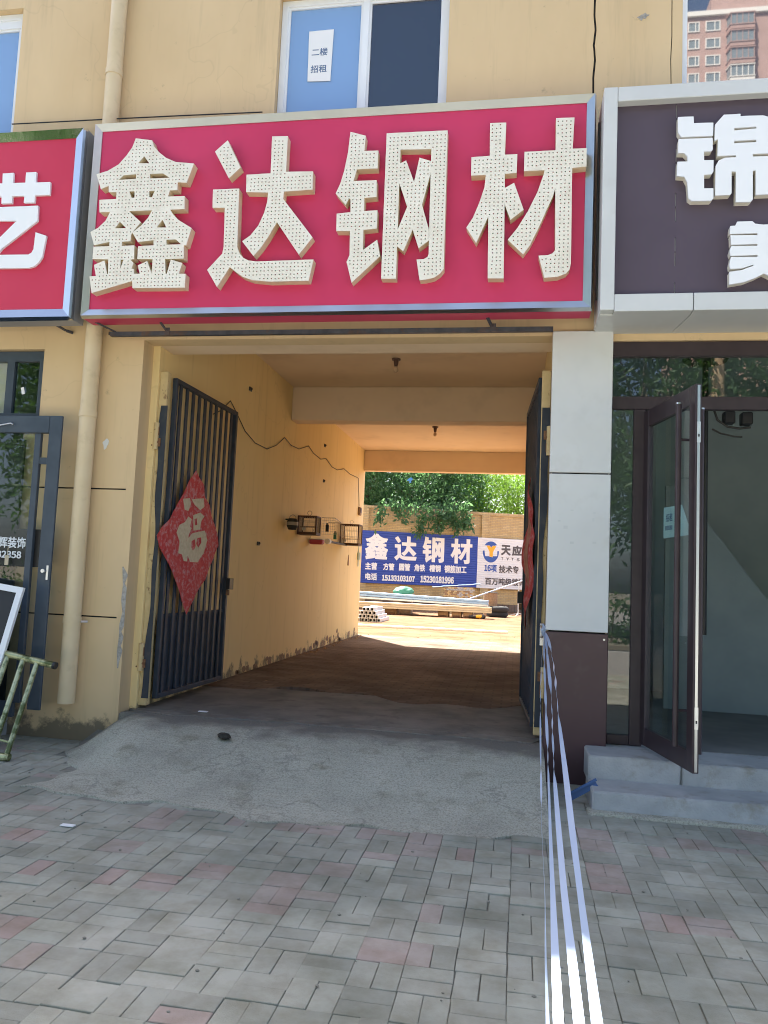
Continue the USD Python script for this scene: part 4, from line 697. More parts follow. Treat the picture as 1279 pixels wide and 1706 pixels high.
for g in (jin, mei):
    p = Fa.part('character', ext_y(g.buffer(-.004).buffer(.004), YL, YL + .012), 'letter_white')
    Fa.part('foam_edge', ext_y(g.buffer(-.002), YL + .0125, YF + .075), 'letter_cream', parent=p)

# dark steel rail under the red sign, with its stand-offs, and the strut of the left sign
zr = at(560, 553, Y=6.5)[2]; rx0, rx1 = at(185, 561, Y=6.5)[0], at(921, 550, Y=6.5)[0]
R = Thing('steel_rail', 'dark steel angle rail under the red sign across the passage mouth', 'rail', ((rx0 + rx1) / 2, 6.5, zr))
R.part('angle', cat_([bx(rx0, rx1, 6.48, 6.486, zr - .02, zr + .02), bx(rx0, rx1, 6.486, 6.52, zr - .02, zr - .014)]), 'steel_dark')
for q in (281, 822):
    x = at(q, 552, Y=6.5)[0]
    R.part('bracket', cat_([obox((x, 6.5, zr), (x - .06, 6.42, sz0 + .02), .03, .008), bx(x - .02, x + .02, 6.474, 6.48, zr - .02, zr + .05)]), 'steel_dark')
R.part('bracket', cat_([obox((rx0 + .02, 6.5, zr), (rx0 - .1, FY, zr + .06), .03, .03), obox((rx0 + .05, 6.49, zr + .02), (rx0 - .14, 6.4, sz0 + .02), .03, .01)]), 'steel_dark')
q0, q1 = at(75, 531, Y=6.4), at(110, 551, Y=6.6)
single('sign_strut', cat_([obox(q0, q1, .035, .01), obox(q1, q1 + np.array([.05, .04, -.01]), .03, .02)]), 'steel_dark', 'short dark steel strut under the left red sign', 'strut')
cw = [at(x, y, Y=6.55) for x, y in ((20, 207), (100, 203), (175, 199), (300, 193), (437, 187))]
single('roof_cable', tube(cw, .006, 6), 'wire_black', 'thin dark cable running above the red signs', 'cable', smooth=True)
single('downlead_cable', tube([at(x, y, Y=6.3) for x, y in ((998, 205), (996, 300), (995, 420), (994, 500))], .010, 6), 'wire_black', 'black cable hanging in the gap right of the red sign', 'cable', smooth=True)
# ---------------------------------------------------------------- gate leaves
def gate(H, E, ztop, zbot, label, mirror):
    """A leaf hinged at H whose free edge is at E (x, y); faces the passage's middle."""
    H, E = np.array(H, float), np.array(E, float); d = (E - H); L = np.linalg.norm(d); d /= L
    nrm = np.array([d[1], -d[0]]) * (1 if not mirror else -1)      # towards the middle of the passage
    P = lambda u, z, w=0.0: np.array([*(H + d * u + nrm * w), z])
    t = Thing('gate_leaf', label, 'gate', (H[0], H[1], zbot), group=None)
    t.part('frame', cat_([obox(P(.02, zbot + .02), P(.02, ztop - .02), .045, .045, b=.004), obox(P(L - .02, zbot), P(L - .02, ztop), .05, .05, b=.004),
                          obox(P(0, ztop - .022), P(L, ztop - .022), .05, .045, b=.004), obox(P(0, zbot + .024), P(L, zbot + .024), .05, .045, b=.004)]), 'gate_paint')
    n = 10
    for k in range(n):
        u = .045 + (L - .09) * (k + .62) / (n + .2)
        t.part('bar', obox(P(u, zbot + .045), P(u, ztop - .045), .048, .018, up=(*nrm, 0), b=.002), 'gate_paint')
    t.part('kick_sheet', obox(P(.05, zbot + .40, -.022), P(L - .05, zbot + .40, -.022), .004, .74), 'gate_sheet')
    t.part('cross_bar', obox(P(.04, zbot + .78, -.02), P(L - .04, zbot + .78, -.02), .03, .03), 'gate_paint')
    t.part('latch_box', obox(P(L - .06, zbot + 1.09, .045), P(L + .055, zbot + 1.09, .045), .05, .13, b=.004), 'black_plastic')
    t.part('latch_bolt', obox(P(L - .05, zbot + .99, .04), P(L - .02, zbot + .99, .04), .03, .06), 'rusty')
    # a hand-cut plate along the hinge side
    px_ = H[0] - (.045 if not mirror else -.045); sg = 1 if not mirror else -1
    pts = [(px_ - sg * (.004 + .032 * (.5 + .5 * math.sin(z * 2.4 + 1.0)) + .008 * math.sin(z * 9)), z) for z in np.linspace(zbot + .02, ztop - .30, 40)]
    pl = Polygon([(px_ + sg * .035, zbot + .02)] + pts + [(px_ + sg * .035, ztop - .30)]).buffer(0)
    t.part('edge_plate', ext_y(pl, H[1] - .109, H[1] - .103), 'gate_sheet')
    return t, P, L, nrm
ZT, ZB = 3.46, .36
GH, GE = (-3.34, 6.98), (-3.285, 8.52)
gl, GP, GL, gn = gate(GH, GE, ZT, ZB, 'dark barred steel gate leaf folded back along the left wall of the passage', False)
HR, ER = (.185, 6.98), (.10, 8.50)
gr, GPR, GLR, gnr = gate(HR, ER, ZT, ZB, 'dark barred steel gate leaf seen edge-on beside the clad pillar', True)
def gate_post(x, y, label, sgn):
    t = Thing('gate_post', label, 'post', (x, y, FLOOR))
    t.part('post', bx(x - .04, x + .04, y - .04, y + .04, FLOOR + .03, ZT + .04, .006), 'yellow_post')
    t.part('seam', bx(x - .045 * sgn - .004, x - .045 * sgn + .004, y - .042, y - .02, FLOOR + .05, ZT), 'rusty')
    for z in (.76, 2.86):
        h = t.part('hinge', tube([(x - sgn * .035, y - .055, z - .13), (x - sgn * .035, y - .055, z + .13)], .026, 12), 'yellow_post', smooth=40)
        t.part('hinge_plate', cat_([bx(x - sgn * .035 - .03, x - sgn * .035 + .05, y - .06, y - .042, z - .10, z - .02), bx(x - sgn * .035 - .05, x - sgn * .035 + .03, y - .062, y - .044, z + .01, z + .09)]), 'rusty', parent=h)
        t.part('weld', cat_([trimesh.creation.icosphere(1, r).apply_translation((x - sgn * .045 + a, y - .058, z + b)) for r, a, b in ((.017, .01, -.005), (.013, -.035, .03), (.012, .03, -.06), (.015, -.02, -.09))]), 'rusty', parent=h, kind='stuff')
gate_post(-3.41, 6.92, 'yellow rust-stained gate post with hinges at the left jamb', 1)
gate_post(.228, 6.92, 'yellow gate post beside the clad pillar at the right jamb', -1)
# a hinge clasp at the right post where the ribbons are tied
hk = at(905, 1052, Y=6.68)
HK = Thing('hasp', 'small worn steel hasp on the right gate post where the ribbons are tied', 'hasp', tuple(hk))
HK.part('plate', bx(hk[0] - .025, hk[0] + .015, 6.82, 6.86, hk[2] - .13, hk[2] + .06, .004), 'plate_steel')
HK.part('staple', tube([(hk[0] - .02, 6.83, hk[2] + .04), (hk[0] - .01, 6.70, hk[2] + .03), (hk[0], 6.68, hk[2]), (hk[0] - .01, 6.70, hk[2] - .05), (hk[0] - .02, 6.83, hk[2] - .06)], .008, 8), 'plate_steel', smooth=True)

# the red diamond posters
def poster(P, pl_n, label, pxs, d3, face):
    t = Thing('poster', label, 'poster', tuple(pxs[3]))
    return t
dvec = np.array([(GE[0] - GH[0]), (GE[1] - GH[1]), 0]); dvec /= np.linalg.norm(dvec); n3 = np.array([gn[0], gn[1], 0])
p0 = GP(0, 1.5, .036)
def leaf2(a, b, ox=230, oy=770, s=6.318):
    q = on_plane(ox + a / s, oy + b / s, p0, n3) - p0
    return (float(np.dot(q, dvec)), float(q[2]))
dia = Polygon([leaf2(*q) for q in ((605,88),(640,170),(690,240),(705,370),(760,450),(775,570),(835,760),(848,880),(800,1010),(740,1110),(700,1240),(640,1330),(600,1400),(545,1530),(515,1605),(480,1500),(440,1370),(375,1230),(320,1080),(235,900),(203,770),(250,670),(330,590),(395,480),(470,340),(545,190))])
fu = [[(470,385),(550,378),(560,440),(520,515),(480,500)], [(570,390),(690,380),(690,470),(650,505),(600,450)],
      [(515,570),(555,600),(530,680),(555,690),(520,770),(512,1045),(480,1040),(465,970),(430,960),(440,870),(440,830),(405,740),(430,660),(480,630)]]
ring = [([(575,560),(650,530),(685,570),(655,620),(645,710),(575,720)], [[(588,600),(615,590),(618,660),(595,665)]]),
        ([(520,800),(560,750),(690,720),(720,820),(690,960),(630,1055),(540,1050),(510,960)], [[(560,830),(600,810),(612,880),(600,910),(575,930),(555,890)], [(625,800),(660,790),(665,850),(640,900),(615,860)]])]
fg = unary_union([Polygon([leaf2(*q) for q in r]).buffer(0) for r in fu] + [Polygon([leaf2(*q) for q in o], [[leaf2(*q) for q in h] for h in hs]).buffer(0) for o, hs in ring])
fg = fg.buffer(-.006).buffer(.014).buffer(-.008)
uc, zc_ = dia.centroid.x, dia.centroid.y
def sheet_wavy(poly, o, ex, nn, amp=.006):
    m = ext(poly, .0015); m = m.subdivide_to_size(.06); v = m.vertices.copy(); ez = np.array([0, 0, 1.0])
    w = amp * np.sin(v[:, 0] * 14 + v[:, 1] * 5) + amp * np.cos(v[:, 1] * 11)
    return trimesh.Trimesh(np.asarray(o) + v[:, :1] * np.asarray(ex) + v[:, 1:2] * ez + (v[:, 2:3] + w[:, None]) * np.asarray(nn), m.faces, process=False), None
PO = Thing('poster', 'faded red paper diamond with a pale gold character on the left gate leaf', 'poster', tuple(p0 + dvec * dia.centroid.x + np.array([0, 0, dia.bounds[1]])))
PO.part('sheet', sheet_wavy(dia, p0, dvec, n3)[0], 'poster_red')
PO.part('character', sheet_wavy(fg, p0 + n3 * .0028, dvec, n3)[0], 'poster_gold')
b = dia.bounds; hw, hh = (b[2] - b[0]) / 2, (b[3] - b[1]) / 2
dr = np.array([ER[0] - HR[0], ER[1] - HR[1], 0]); dr /= np.linalg.norm(dr); nr = np.array([gnr[0], gnr[1], 0]); o2 = GPR(uc + .05, 1.5 + zc_, .038)
dia2 = Polygon([(0, hh), (hw * .42, hh * .4), (hw, 0), (hw * .5, -hh * .45), (.02, -hh), (-hw * .55, -hh * .5), (-hw, 0.03), (-hw * .45, hh * .5)])
PO2 = Thing('poster', 'torn red paper diamond on the edge-on right gate leaf', 'poster', tuple(o2 - np.array([0, 0, hh])))
m2 = sheet_wavy(dia2, o2, dr, nr, .012)[0]; PO2.part('sheet', m2, 'poster_red')
dia3 = affinity.scale(dia2, .5, .55); PO2.part('worn_patch', sheet_wavy(dia3, o2 + nr * .003, dr, nr, .012)[0], 'poster_back')

# ---------------------------------------------------------------- passage: lamps, wire, cages
def lamp(c, label):
    t = Thing('ceiling_lamp', label, 'lamp', tuple(c), group=None)
    t.part('rose', lathe([(0, -.02), (.055, -.02), (.06, 0), (0, 0)], c, 16), 'socket_brown', smooth=40)
    t.part('holder', lathe([(0, -.10), (.022, -.10), (.030, -.06), (.034, -.02), (0, -.02)], c, 14), 'socket_brown', smooth=40)
    t.part('bulb', lathe([(0, -.185), (.016, -.182), (.028, -.17), (.033, -.15), (.028, -.128), (.016, -.105), (0, -.098)], c, 16), 'bulb_glass', smooth=True)
k1, k2 = at(660, 598, Z=CEIL), at(725, 711, Z=CEIL)
lamp(k1, 'bare bulb in a dark holder on the passage ceiling nearer the street')
lamp(k2, 'bare bulb in a brown holder on the bright ceiling beyond the cross beam')
wp = [(355, 690), (368, 684), (384, 668), (395, 690), (408, 718), (425, 738), (445, 748), (460, 742), (474, 729), (485, 742), (498, 748), (514, 743), (522, 755), (534, 765), (543, 764), (553, 778), (562, 783), (573, 781), (583, 790), (594, 795), (597, 797), (597.5, 820), (598, 843)]
single('wall_wire', tube([at(x, y, X=-3.438) for x, y in wp], .006, 6), 'wire_black', 'thin sagging dark wire tacked along the left passage wall', 'wire', smooth=True)
jb = at(598, 851, X=-3.44)
JB = Thing('junction_box', 'small brown socket box at the end of the wall wire', 'socket', tuple(jb))
JB.part('body', bx(-3.449, -3.40, jb[1] - .09, jb[1] + .09, jb[2] - .10, jb[2] + .08, .01), 'wood_old'); JB.part('lid', bx(-3.40, -3.39, jb[1] - .07, jb[1] + .07, jb[2] - .05, jb[2] + .06, .004), 'socket_brown')
for q in ((417, 648), (541, 742), (539, 801), (430, 905)):
    c = at(*q, X=-3.449)
    single('wall_nail', cat_([trimesh.creation.icosphere(1, .022).apply_translation((c[0] + .01, c[1], c[2])), bx(c[0] - .002, c[0] + .012, c[1] - .05, c[1] + .03, c[2] - .03, c[2] + .02)]), 'wire_black',
           {417: 'dark plug high on the left passage wall near the gate', 541: 'dark nail plug in the lit wall below the lamp', 539: 'small dark plug above the bird cages', 430: 'faint dark scuffed plug low on the wall by the gate'}[q[0]], 'wall plug')
def cage(x0, x1, y0, y1, z0, z1, label, wire, wood):
    t = Thing('bird_cage', label, 'bird cage', ((x0 + x1) / 2, (y0 + y1) / 2, z0))
    s = .022
    e = []
    for x in (x0, x1):
        for y in (y0, y1): e.append(bx(x - s / 2, x + s / 2, y - s / 2, y + s / 2, z0, z1))
    for z in (z0 + s / 2, z1 - s / 2):
        for y in (y0, y1): e.append(bx(x0, x1, y - s / 2, y + s / 2, z - s / 2, z + s / 2))
        for x in (x0, x1): e.append(bx(x - s / 2, x + s / 2, y0, y1, z - s / 2, z + s / 2))
    t.part('frame', cat_(e), wood)
    w = []
    for k in np.linspace(0, 1, 11)[1:-1]:
        for y in (y0, y1): w.append(tube([(x0 + k * (x1 - x0), y, z0), (x0 + k * (x1 - x0), y, z1)], .0028, 4))
        for x in (x0, x1): w.append(tube([(x, y0 + k * (y1 - y0), z0), (x, y0 + k * (y1 - y0), z1)], .0028, 4))
    for z in (z0 + .4 * (z1 - z0), z0 + .7 * (z1 - z0)):
        w.append(tube([(x0, y0, z), (x1, y0, z), (x1, y1, z), (x0, y1, z), (x0, y0, z)], .0028, 4))
    t.part('wires', cat_(w), wire)
    t.part('tray', bx(x0 - .01, x1 + .01, y0 - .01, y1 + .01, z0 - .02, z0 + .012), wood)
    t.part('perch', tube([(x0 + .04, y0, z0 + .1), (x1 - .04, y1, z0 + .12)], .008, 6), 'dark_wood')
    t.part('cup', lathe([(0, 0), (.03, 0), (.035, .045), (.028, .045), (.024, .01), (0, .01)], (x0 + .08, y0 + .05, z0 + .05), 10), 'letter_cream', smooth=40)
    t.part('hook', tube([((x0 + x1) / 2 + .035 * math.cos(a), (y0 + y1) / 2, z1 + .05 + .035 * math.sin(a)) for a in np.linspace(-1.5, 4.3, 16)], .004, 5), wire)
    return t
def spot(px, py, X): return at(px, py, X=X)
a0, a1 = at(497, 888, X=-3.41), at(497, 858, X=-3.41)
cage(-3.42, -3.13, a0[1], a0[1] + .26, a0[2], a1[2], 'brown wooden bird cage nearest the street on the passage wall', 'cage_wire', 'dark_wood')
f0, f1 = at(567, 906, X=-3.41), at(567, 872, X=-3.41)
cage(-3.42, -3.06, f0[1], f0[1] + .34, f0[2], f1[2], 'larger reddish bird cage with pale wires next to the passage exit', 'cage_wire_white', 'dark_wood')
w0, w1 = at(536, 890, X=-3.41), at(536, 862, X=-3.41)
WB = Thing('wire_basket', 'flimsy pale wire basket between the two bird cages', 'basket', (-3.3, w0[1], w0[2]))
w = []
for k in np.linspace(0, 1, 7):
    w += [tube([(-3.42 + .24 * k, w0[1], w0[2]), (-3.42 + .24 * k, w0[1], w1[2])], .003, 4), tube([(-3.42, w0[1], w0[2] + k * (w1[2] - w0[2])), (-3.18, w0[1], w0[2] + k * (w1[2] - w0[2]))], .003, 4)]
    w += [tube([(-3.18, w0[1] + .5 * k, w0[2]), (-3.18, w0[1] + .5 * k, w1[2] - .05)], .003, 4)]
WB.part('mesh', cat_(w), 'cage_wire_white'); WB.part('rim', tube([(-3.42, w0[1], w1[2]), (-3.18, w0[1], w1[2]), (-3.18, w0[1] + .5, w1[2] - .05), (-3.42, w0[1] + .5, w1[2] - .05)], .006, 6), 'cage_wire')
r0 = at(531, 902, X=-3.28)
RB = Thing('bowl', 'red plastic trough hanging below the wire basket', 'bowl', tuple(r0))
RB.part('trough', bx(r0[0] - .15, r0[0] + .08, r0[1] - .08, r0[1] + .08, r0[2] - .05, r0[2] + .035, .02), 'bowl_red'); RB.part('rim', bx(r0[0] - .155, r0[0] + .085, r0[1] - .085, r0[1] + .085, r0[2] + .03, r0[2] + .04), 'letter_cream')
RB.part('hanger', tube([(r0[0] - .17, r0[1], r0[2] + .02), (r0[0] - .1, r0[1], r0[2] + .2)], .005, 5), 'cage_wire')
e0, e1 = at(547, 902, X=-3.30), at(577, 908, X=-3.33)
ST = Thing('shelf_rod', 'dark rod with a white end under the cages', 'rod', tuple(e0)); ST.part('rod', tube([e0, e1], .022, 8), 'wire_black'); ST.part('end', tube([e0 - (e1 - e0) * .06, e0 + (e1 - e0) * .02], .05, 10), 'letter_white')
g0 = at(487, 872, X=-3.34)
BA = Thing('lantern', 'small dark round lantern on the wall left of the bird cages', 'lantern', tuple(g0))
BA.part('body', lathe([(0, -.10), (.06, -.095), (.085, -.04), (.085, .03), (.06, .075), (0, .08)], g0, 14), 'wire_black', smooth=40)
BA.part('glass', lathe([(.02, -.03), (.088, -.03), (.088, .02), (.02, .02)], g0 + np.array([0, 0, 0]), 14), 'cage_wire', smooth=40)
BA.part('handle', tube([(g0[0] + .05 * math.cos(a), g0[1], g0[2] + .08 + .05 * math.sin(a)) for a in np.linspace(0, 3.14, 10)], .005, 5), 'cage_wire')
BA.part('bracket', bx(-3.449, g0[0] - .06, g0[1] - .015, g0[1] + .015, g0[2] + .05, g0[2] + .07), 'wire_black')
for q, L_b, mt in (((545, 879), 'dark folded clip hanging on the wire basket', 'wire_black'), ((558, 892), 'small dark feed bottle beside the far bird cage', 'tarp_green')):
    c = at(*q, X=-3.2); T_ = Thing('feed_bottle', L_b, 'bottle', tuple(c)); T_.part('bottle', lathe([(0, -.07), (.03, -.07), (.03, .04), (.012, .06), (.012, .08), (0, .08)], c, 10), mt, smooth=40); T_.part('neck_ring', lathe([(.0, .055), (.02, .055), (.02, .07), (0, .07)], c, 10), 'cage_wire', smooth=40)
tg = at(580, 934, X=-3.445); single('wall_mark', ext_frame(Polygon([(0, .0), (.12, 0), (.06, .22)]), .01, (-3.449, tg[1] - .06, tg[2] - .1), (0, 1, 0), (0, 0, 1)), 'rusty', 'small triangular rust-brown bracket on the wall below the far cage', 'bracket')
tg = at(597, 925, X=-3.43); single('wall_charm', cat_([tube([(tg[0], tg[1], tg[2] - .25), (tg[0], tg[1], tg[2] + .2)], .012, 6), tube([(tg[0], tg[1], tg[2] - .1), (tg[0], tg[1], tg[2] + .06)], .05, 8)]), 'paper_cyan', 'pale green hanging charm by the corner below the far cage', 'charm')

# ---------------------------------------------------------------- right-hand shop
YS_ = 6.72
SF = Thing('shopfront', 'dark brown aluminium shopfront with a glass transom right of the pillar', 'shopfront', (2.0, YS_, FLOOR))
z_tr0, z_tr1 = 3.22, 3.565
SF.part('head_rail', bx(.757, 5.898, YS_ - .045, YS_ + .03, z_tr1, 3.688, .004), 'frame_brown')
SF.part('transom_rail', bx(.757, 5.898, YS_ - .03, YS_ + .03, 3.11, z_tr0, .004), 'frame_brown')
mx0, mx1 = .952, 1.05
SF.part('jamb', bx(.757, .775, YS_ - .03, YS_ + .03, .32, z_tr1, .002), 'frame_brown')
SF.part('mullion', bx(mx0, mx1, YS_ - .03, YS_ + .03, .322, 3.108, .004), 'frame_brown')
SF.part('mullion', bx(2.42, 2.52, YS_ - .03, YS_ + .03, .322, 3.108, .004), 'frame_brown')
SF.part('sill_rail', bx(.777, mx0 - .002, YS_ - .025, YS_ + .025, .322, .40, .003), 'frame_brown')
SF.part('sidelight', bx(.777, mx0 - .002, YS_ - .004, YS_ + .004, .402, 3.106), 'shop_glass')
SF.part('transom_pane', bx(.777, 5.89, YS_ - .004, YS_ + .004, z_tr0 + .002, z_tr1 - .002), 'shop_glass')
SF.part('shop_window', bx(2.522, 5.89, YS_ - .004, YS_ + .004, .36, 3.106), 'shop_glass')  # out of view, made wide to let more light into the shop
SF.part('interior', cat_([bx(.56, .60, FY + .22, 10.5, .3, 4.4), bx(.56, 6.0, 10.4, 10.5, .3, 4.4), bx(5.9, 6.0, FY + .22, 10.4, .3, 4.4)]), 'interior_wall')
SF.part('interior_ceiling', bx(.6, 5.9, FY + .22, 10.4, 3.95, 4.0), 'interior_wall'); SF.part('interior_floor', bx(.6, 5.9, FY + .06, 10.4, .28, .316), 'interior_floor')
# a sloping grey panel inside, seen as a slanting dark edge
SF.part('stair_side', ext_y(Polygon([(2.05, .32), (5.0, .32), (3.6, .32), (1.75, 2.75), (1.62, 2.75), (1.62, .32)]).buffer(0), 8.9, 8.96), 'panel_grey', label='grey sloping panel inside the shop')
lc = at(1175, 600, Y=7.6)
SF.part('stand_pipe', tube([(lc[0], 7.6, 1.2), (lc[0], 7.6, lc[2])], .028, 10), 'black_plastic', smooth=40); SF.part('pipe_flange', lathe([(0, -.02), (.19, -.02), (.21, .01), (.08, .03), (0, .03)], lc, 20), 'black_plastic', smooth=40)
wl = [at(x, y, Y=7.0) for x, y in ((1188, 680), (1195, 700), (1212, 711), (1232, 714), (1250, 712))]
SF.part('loose_cable', tube(wl, .010, 6), 'wire_black', smooth=True); wl = [at(x, y, Y=7.0) for x, y in ((1186, 715), (1200, 722), (1222, 727), (1236, 728))]
SF.part('loose_cable', tube(wl, .008, 6), 'wire_black', smooth=True)
for q in ((1214, 697), (1243, 699)):
    c = at(*q, Y=7.0); SF.part('switch_box', bx(c[0] - .045, c[0] + .045, 6.96, 7.06, c[2] - .05, c[2] + .06, .01), 'black_plastic')
# open glass door
dh, df = np.array([1.055, 6.70]), np.array([1.262, 5.745]); du = (df - dh) / np.linalg.norm(df - dh); DL = np.linalg.norm(df - dh)
dn = np.array([du[1], -du[0]])      # towards the passage side
if dn[0] > 0: dn = -dn
DP = lambda u, z, w=0.0: np.array([*(dh + du * u + dn * w), z])
D = Thing('glass_door', 'open brown-framed glass door with long pull handles and a paper on it', 'door', (dh[0], dh[1], .34))
dz0, dz1 = .345, 3.085
D.part('stile', obox(DP(.05, dz0), DP(.05, dz1), .10, .045, up=(*dn, 0), b=.003), 'frame_brown'); D.part('stile', obox(DP(DL - .05, dz0), DP(DL - .05, dz1), .10, .045, up=(*dn, 0), b=.003), 'frame_brown')
D.part('edge_strip', obox(DP(DL + .002, dz0 + .01), DP(DL + .002, dz1 - .01), .004, .02, up=(*dn, 0)), 'aluminium')
D.part('top_rail', obox(DP(.1, dz1 - .07), DP(DL - .1, dz1 - .07), .042, .14, b=.003), 'frame_brown'); D.part('bottom_rail', obox(DP(.1, dz0 + .07), DP(DL - .1, dz0 + .07), .042, .14, b=.003), 'frame_brown')
D.part('pane', obox(DP(.095, (dz0 + dz1) / 2), DP(DL - .095, (dz0 + dz1) / 2), .008, dz1 - dz0 - .27), 'door_glass')
for w, za_, zb_ in ((.085, .50, 2.96), (-.085, .45, 2.93)):
    h = D.part('pull_handle', tube([DP(DL - .14, za_, w), DP(DL - .14, zb_, w)], .021, 14), 'frame_brown', smooth=40)
    D.part('cap', tube([DP(DL - .14, zb_, w), DP(DL - .14, zb_ + .012, w)], .0215, 14), 'aluminium', parent=h)
    for z in (.75, 2.7): D.part('standoff', tube([DP(DL - .14, z, 0), DP(DL - .14, z, w)], .010, 8), 'frame_brown', parent=h)
for py in (720, 1197):
    z = at(1163, py, Y=5.75)[2]
    lp = D.part('lock_plate', obox(DP(DL + .005, z - .075), DP(DL + .005, z + .075), .005, .026, up=(*dn, 0)), 'plate_steel')
    D.part('keyhole', obox(DP(DL + .009, z - .035), DP(DL + .009, z - .015), .003, .010, up=(*dn, 0)), 'black_plastic', parent=lp)
# papers on the door's glass
pn = np.array([*dn, 0.0]); pd = np.array([*du, 0.0]); po = DP(0, 1.5, -.012)
def dpt(px, py):
    q = on_plane(px, py, po, pn) - po; return (float(np.dot(q, pd)), float(q[2]))
pg = Polygon([dpt(*q) for q in ((1105.5, 846), (1136, 841), (1152, 890), (1142, 892), (1135, 893), (1105, 897))])
PP = Thing('paper_notice', 'pale paper with printed characters taped to the open glass door', 'notice', tuple(po + pd * pg.centroid.x + np.array([0, 0, pg.bounds[1]])))
def on_door(g, d, off): return ext_frame(g, d, po + pn * off, pd, (0, 0, 1))
PP.part('sheet', on_door(pg, .001, 0.0), 'paper_cyan')
bb = dpt(1109, 870); PP.part('print', on_door(affinity.scale(line_poly('招租', bb[0], bb[1], .06), 1, 1), .0006, -.0008 if False else .0012), 'ink_blue')
bb = dpt(1108, 884); PP.part('print', on_door(unary_union([sbox(bb[0] + .02 * k, bb[1], bb[0] + .02 * k + .013, bb[1] + .035) for k in range(7)]), .0006, .0012), 'ink_blue')
# steps up to the shop
ST_ = Thing('shop_steps', 'two worn concrete steps up to the right-hand shop door', 'steps', (1.8, 6.2, 0))
def slab(x0, x1, y0, y1, z0, z1, sd):
    m = bx(x0, x1, y0, y1, z0, z1, .012).subdivide_to_size(.09); v = m.vertices.copy(); n = meshkit.fbm(v * 7 + sd, 3, sd) - .5
    v[:, 1] += np.where(v[:, 1] < y0 + .02, n * .022, 0); v[:, 2] += np.where(v[:, 2] > z1 - .02, n * .010, 0)
    return trimesh.Trimesh(v, m.faces, process=False)
ST_.part('lower_step', slab(.585, 3.4, 5.84, 6.35, -.03, .150, 3), 'concrete_step', smooth=50)
ST_.part('upper_step', slab(.59, 1.262, 6.21, 6.78, .10, .318, 5), 'concrete_step', smooth=50); ST_.part('upper_step', slab(1.268, 3.4, 6.215, 6.78, .10, .314, 8), 'concrete_step', smooth=50)
ST_.part('mortar_foot', slab(.55, 3.4, 5.76, 5.9, -.04, .018, 9), 'concrete_ramp', smooth=50)
q0, q1 = at(943, 1331, Z=.03), at(993, 1304, Z=.17)
PK = Thing('blue_strip', 'short blue metal strip leaning on the end of the lower step', 'metal strip', tuple(q0)); PK.part('strip', obox(q0, q1, .055, .006, up=(.3, -1, .4)), 'plank_blue'); PK.part('lip', obox(q0 + np.array([0, -.004, .026]), q1 + np.array([0, -.004, .026]), .006, .02), 'plank_blue')

# ---------------------------------------------------------------- left-hand shop
YG = 6.45
LS = Thing('shopfront', 'dark blue-grey aluminium shopfront with a transom window at the left edge', 'shopfront', (-6.5, 6.74, .1))
t0, t1 = 2.98, 3.655
LS.part('frame', ext_y(sbox(-8.99, .13, -4.555, t1).difference(unary_union([sbox(-8.9, t0 + .06, -4.98, t1 - .10), sbox(-4.90, t0 + .06, -4.63, t1 - .10), sbox(-8.9, .3, -6.9, t0 - .05), sbox(-6.8, .3, -4.62, t0 - .05)])), 6.71, 6.77), 'frame_blue')
LS.part('pane', bx(-8.91, -4.97, 6.735, 6.743, t0 + .05, t1 - .09), 'clear_glass'); LS.part('pane', bx(-4.91, -4.62, 6.735, 6.743, t0 + .05, t1 - .09), 'shop_glass'); LS.part('pane', bx(-8.91, -6.89, 6.735, 6.743, .29, t0 - .04), 'shop_glass')
LS.part('blind', bx(-8.8, -4.99, 6.80, 6.806, t0 + .04, t1 - .08), 'curtain_cream')
s0 = at(38, 651, Y=6.73); LS.part('sticker', ext_y(affinity.rotate(sbox(s0[0] - .016, s0[2] - .035, s0[0] + .016, s0[2] + .035), 15), 6.729, 6.7335), 'paper')
LS.part('interior', cat_([bx(-9.2, -3.75, 10.4, 10.5, .1, 4.4), bx(-9.3, -9.2, FY + .22, 10.4, .1, 4.4), bx(-3.8, -3.74, FY + .22, 10.4, .1, 4.4)]), 'interior_wall'); LS.part('interior_floor', bx(-9.2, -3.8, FY + .1, 10.4, .05, .12), 'interior_floor'); LS.part('interior_ceiling', bx(-9.2, -3.8, FY + .22, 10.4, 3.95, 4.0), 'interior_wall')
hx = [at(103, 694, Y=YG), at(73, 1183, Y=YG)]; rx = (hx[0][0] + hx[1][0]) / 2; hz1, hz0 = hx[0][2], hx[1][2]
sw = at(90, 900, Y=YG)[0] - at(90 - 21, 900, Y=YG)[0]
LD = Thing('glass_door', 'dark blue sliding glass door with white lettering in front of the left shop', 'door', (rx, YG, hz0))
LD.part('stile', bx(rx - sw, rx, YG - .03, YG - .004, hz0, hz1, .004), 'frame_blue')
LD.part('top_rail', bx(-8.0, rx - sw - .002, YG - .03, YG + .03, hz1 - .16, hz1, .004), 'frame_blue')
ix = at(56, 900, Y=YG)[0]
LD.part('inner_stile', bx(ix - .06, ix, YG - .02, YG + .02, hz0 + .05, hz1 - .162, .003), 'frame_blue')
zc1 = at(75, 768, Y=YG)[2]; LD.part('cross_piece', bx(ix + .002, rx - sw - .002, YG - .015, YG + .015, zc1 - .03, zc1 + .03), 'frame_blue')
LD.part('pane', bx(-8.0, ix - .058, YG - .004, YG + .004, hz0 + .06, hz1 - .165), 'shop_glass'); LD.part('bottom_rail', bx(-8.0, ix - .062, YG - .02, YG + .02, hz0 - .08, hz0 + .058, .003), 'frame_blue')
LD.part('back_panel', bx(-8.0, ix - .26, YG + .12, YG + .15, hz0, hz1 - .2), 'door_black', label='dark panel behind the glass')
za1, zb1 = at(62, 945, Y=YG + .03)[2], at(62, 882, Y=YG + .03)[2]
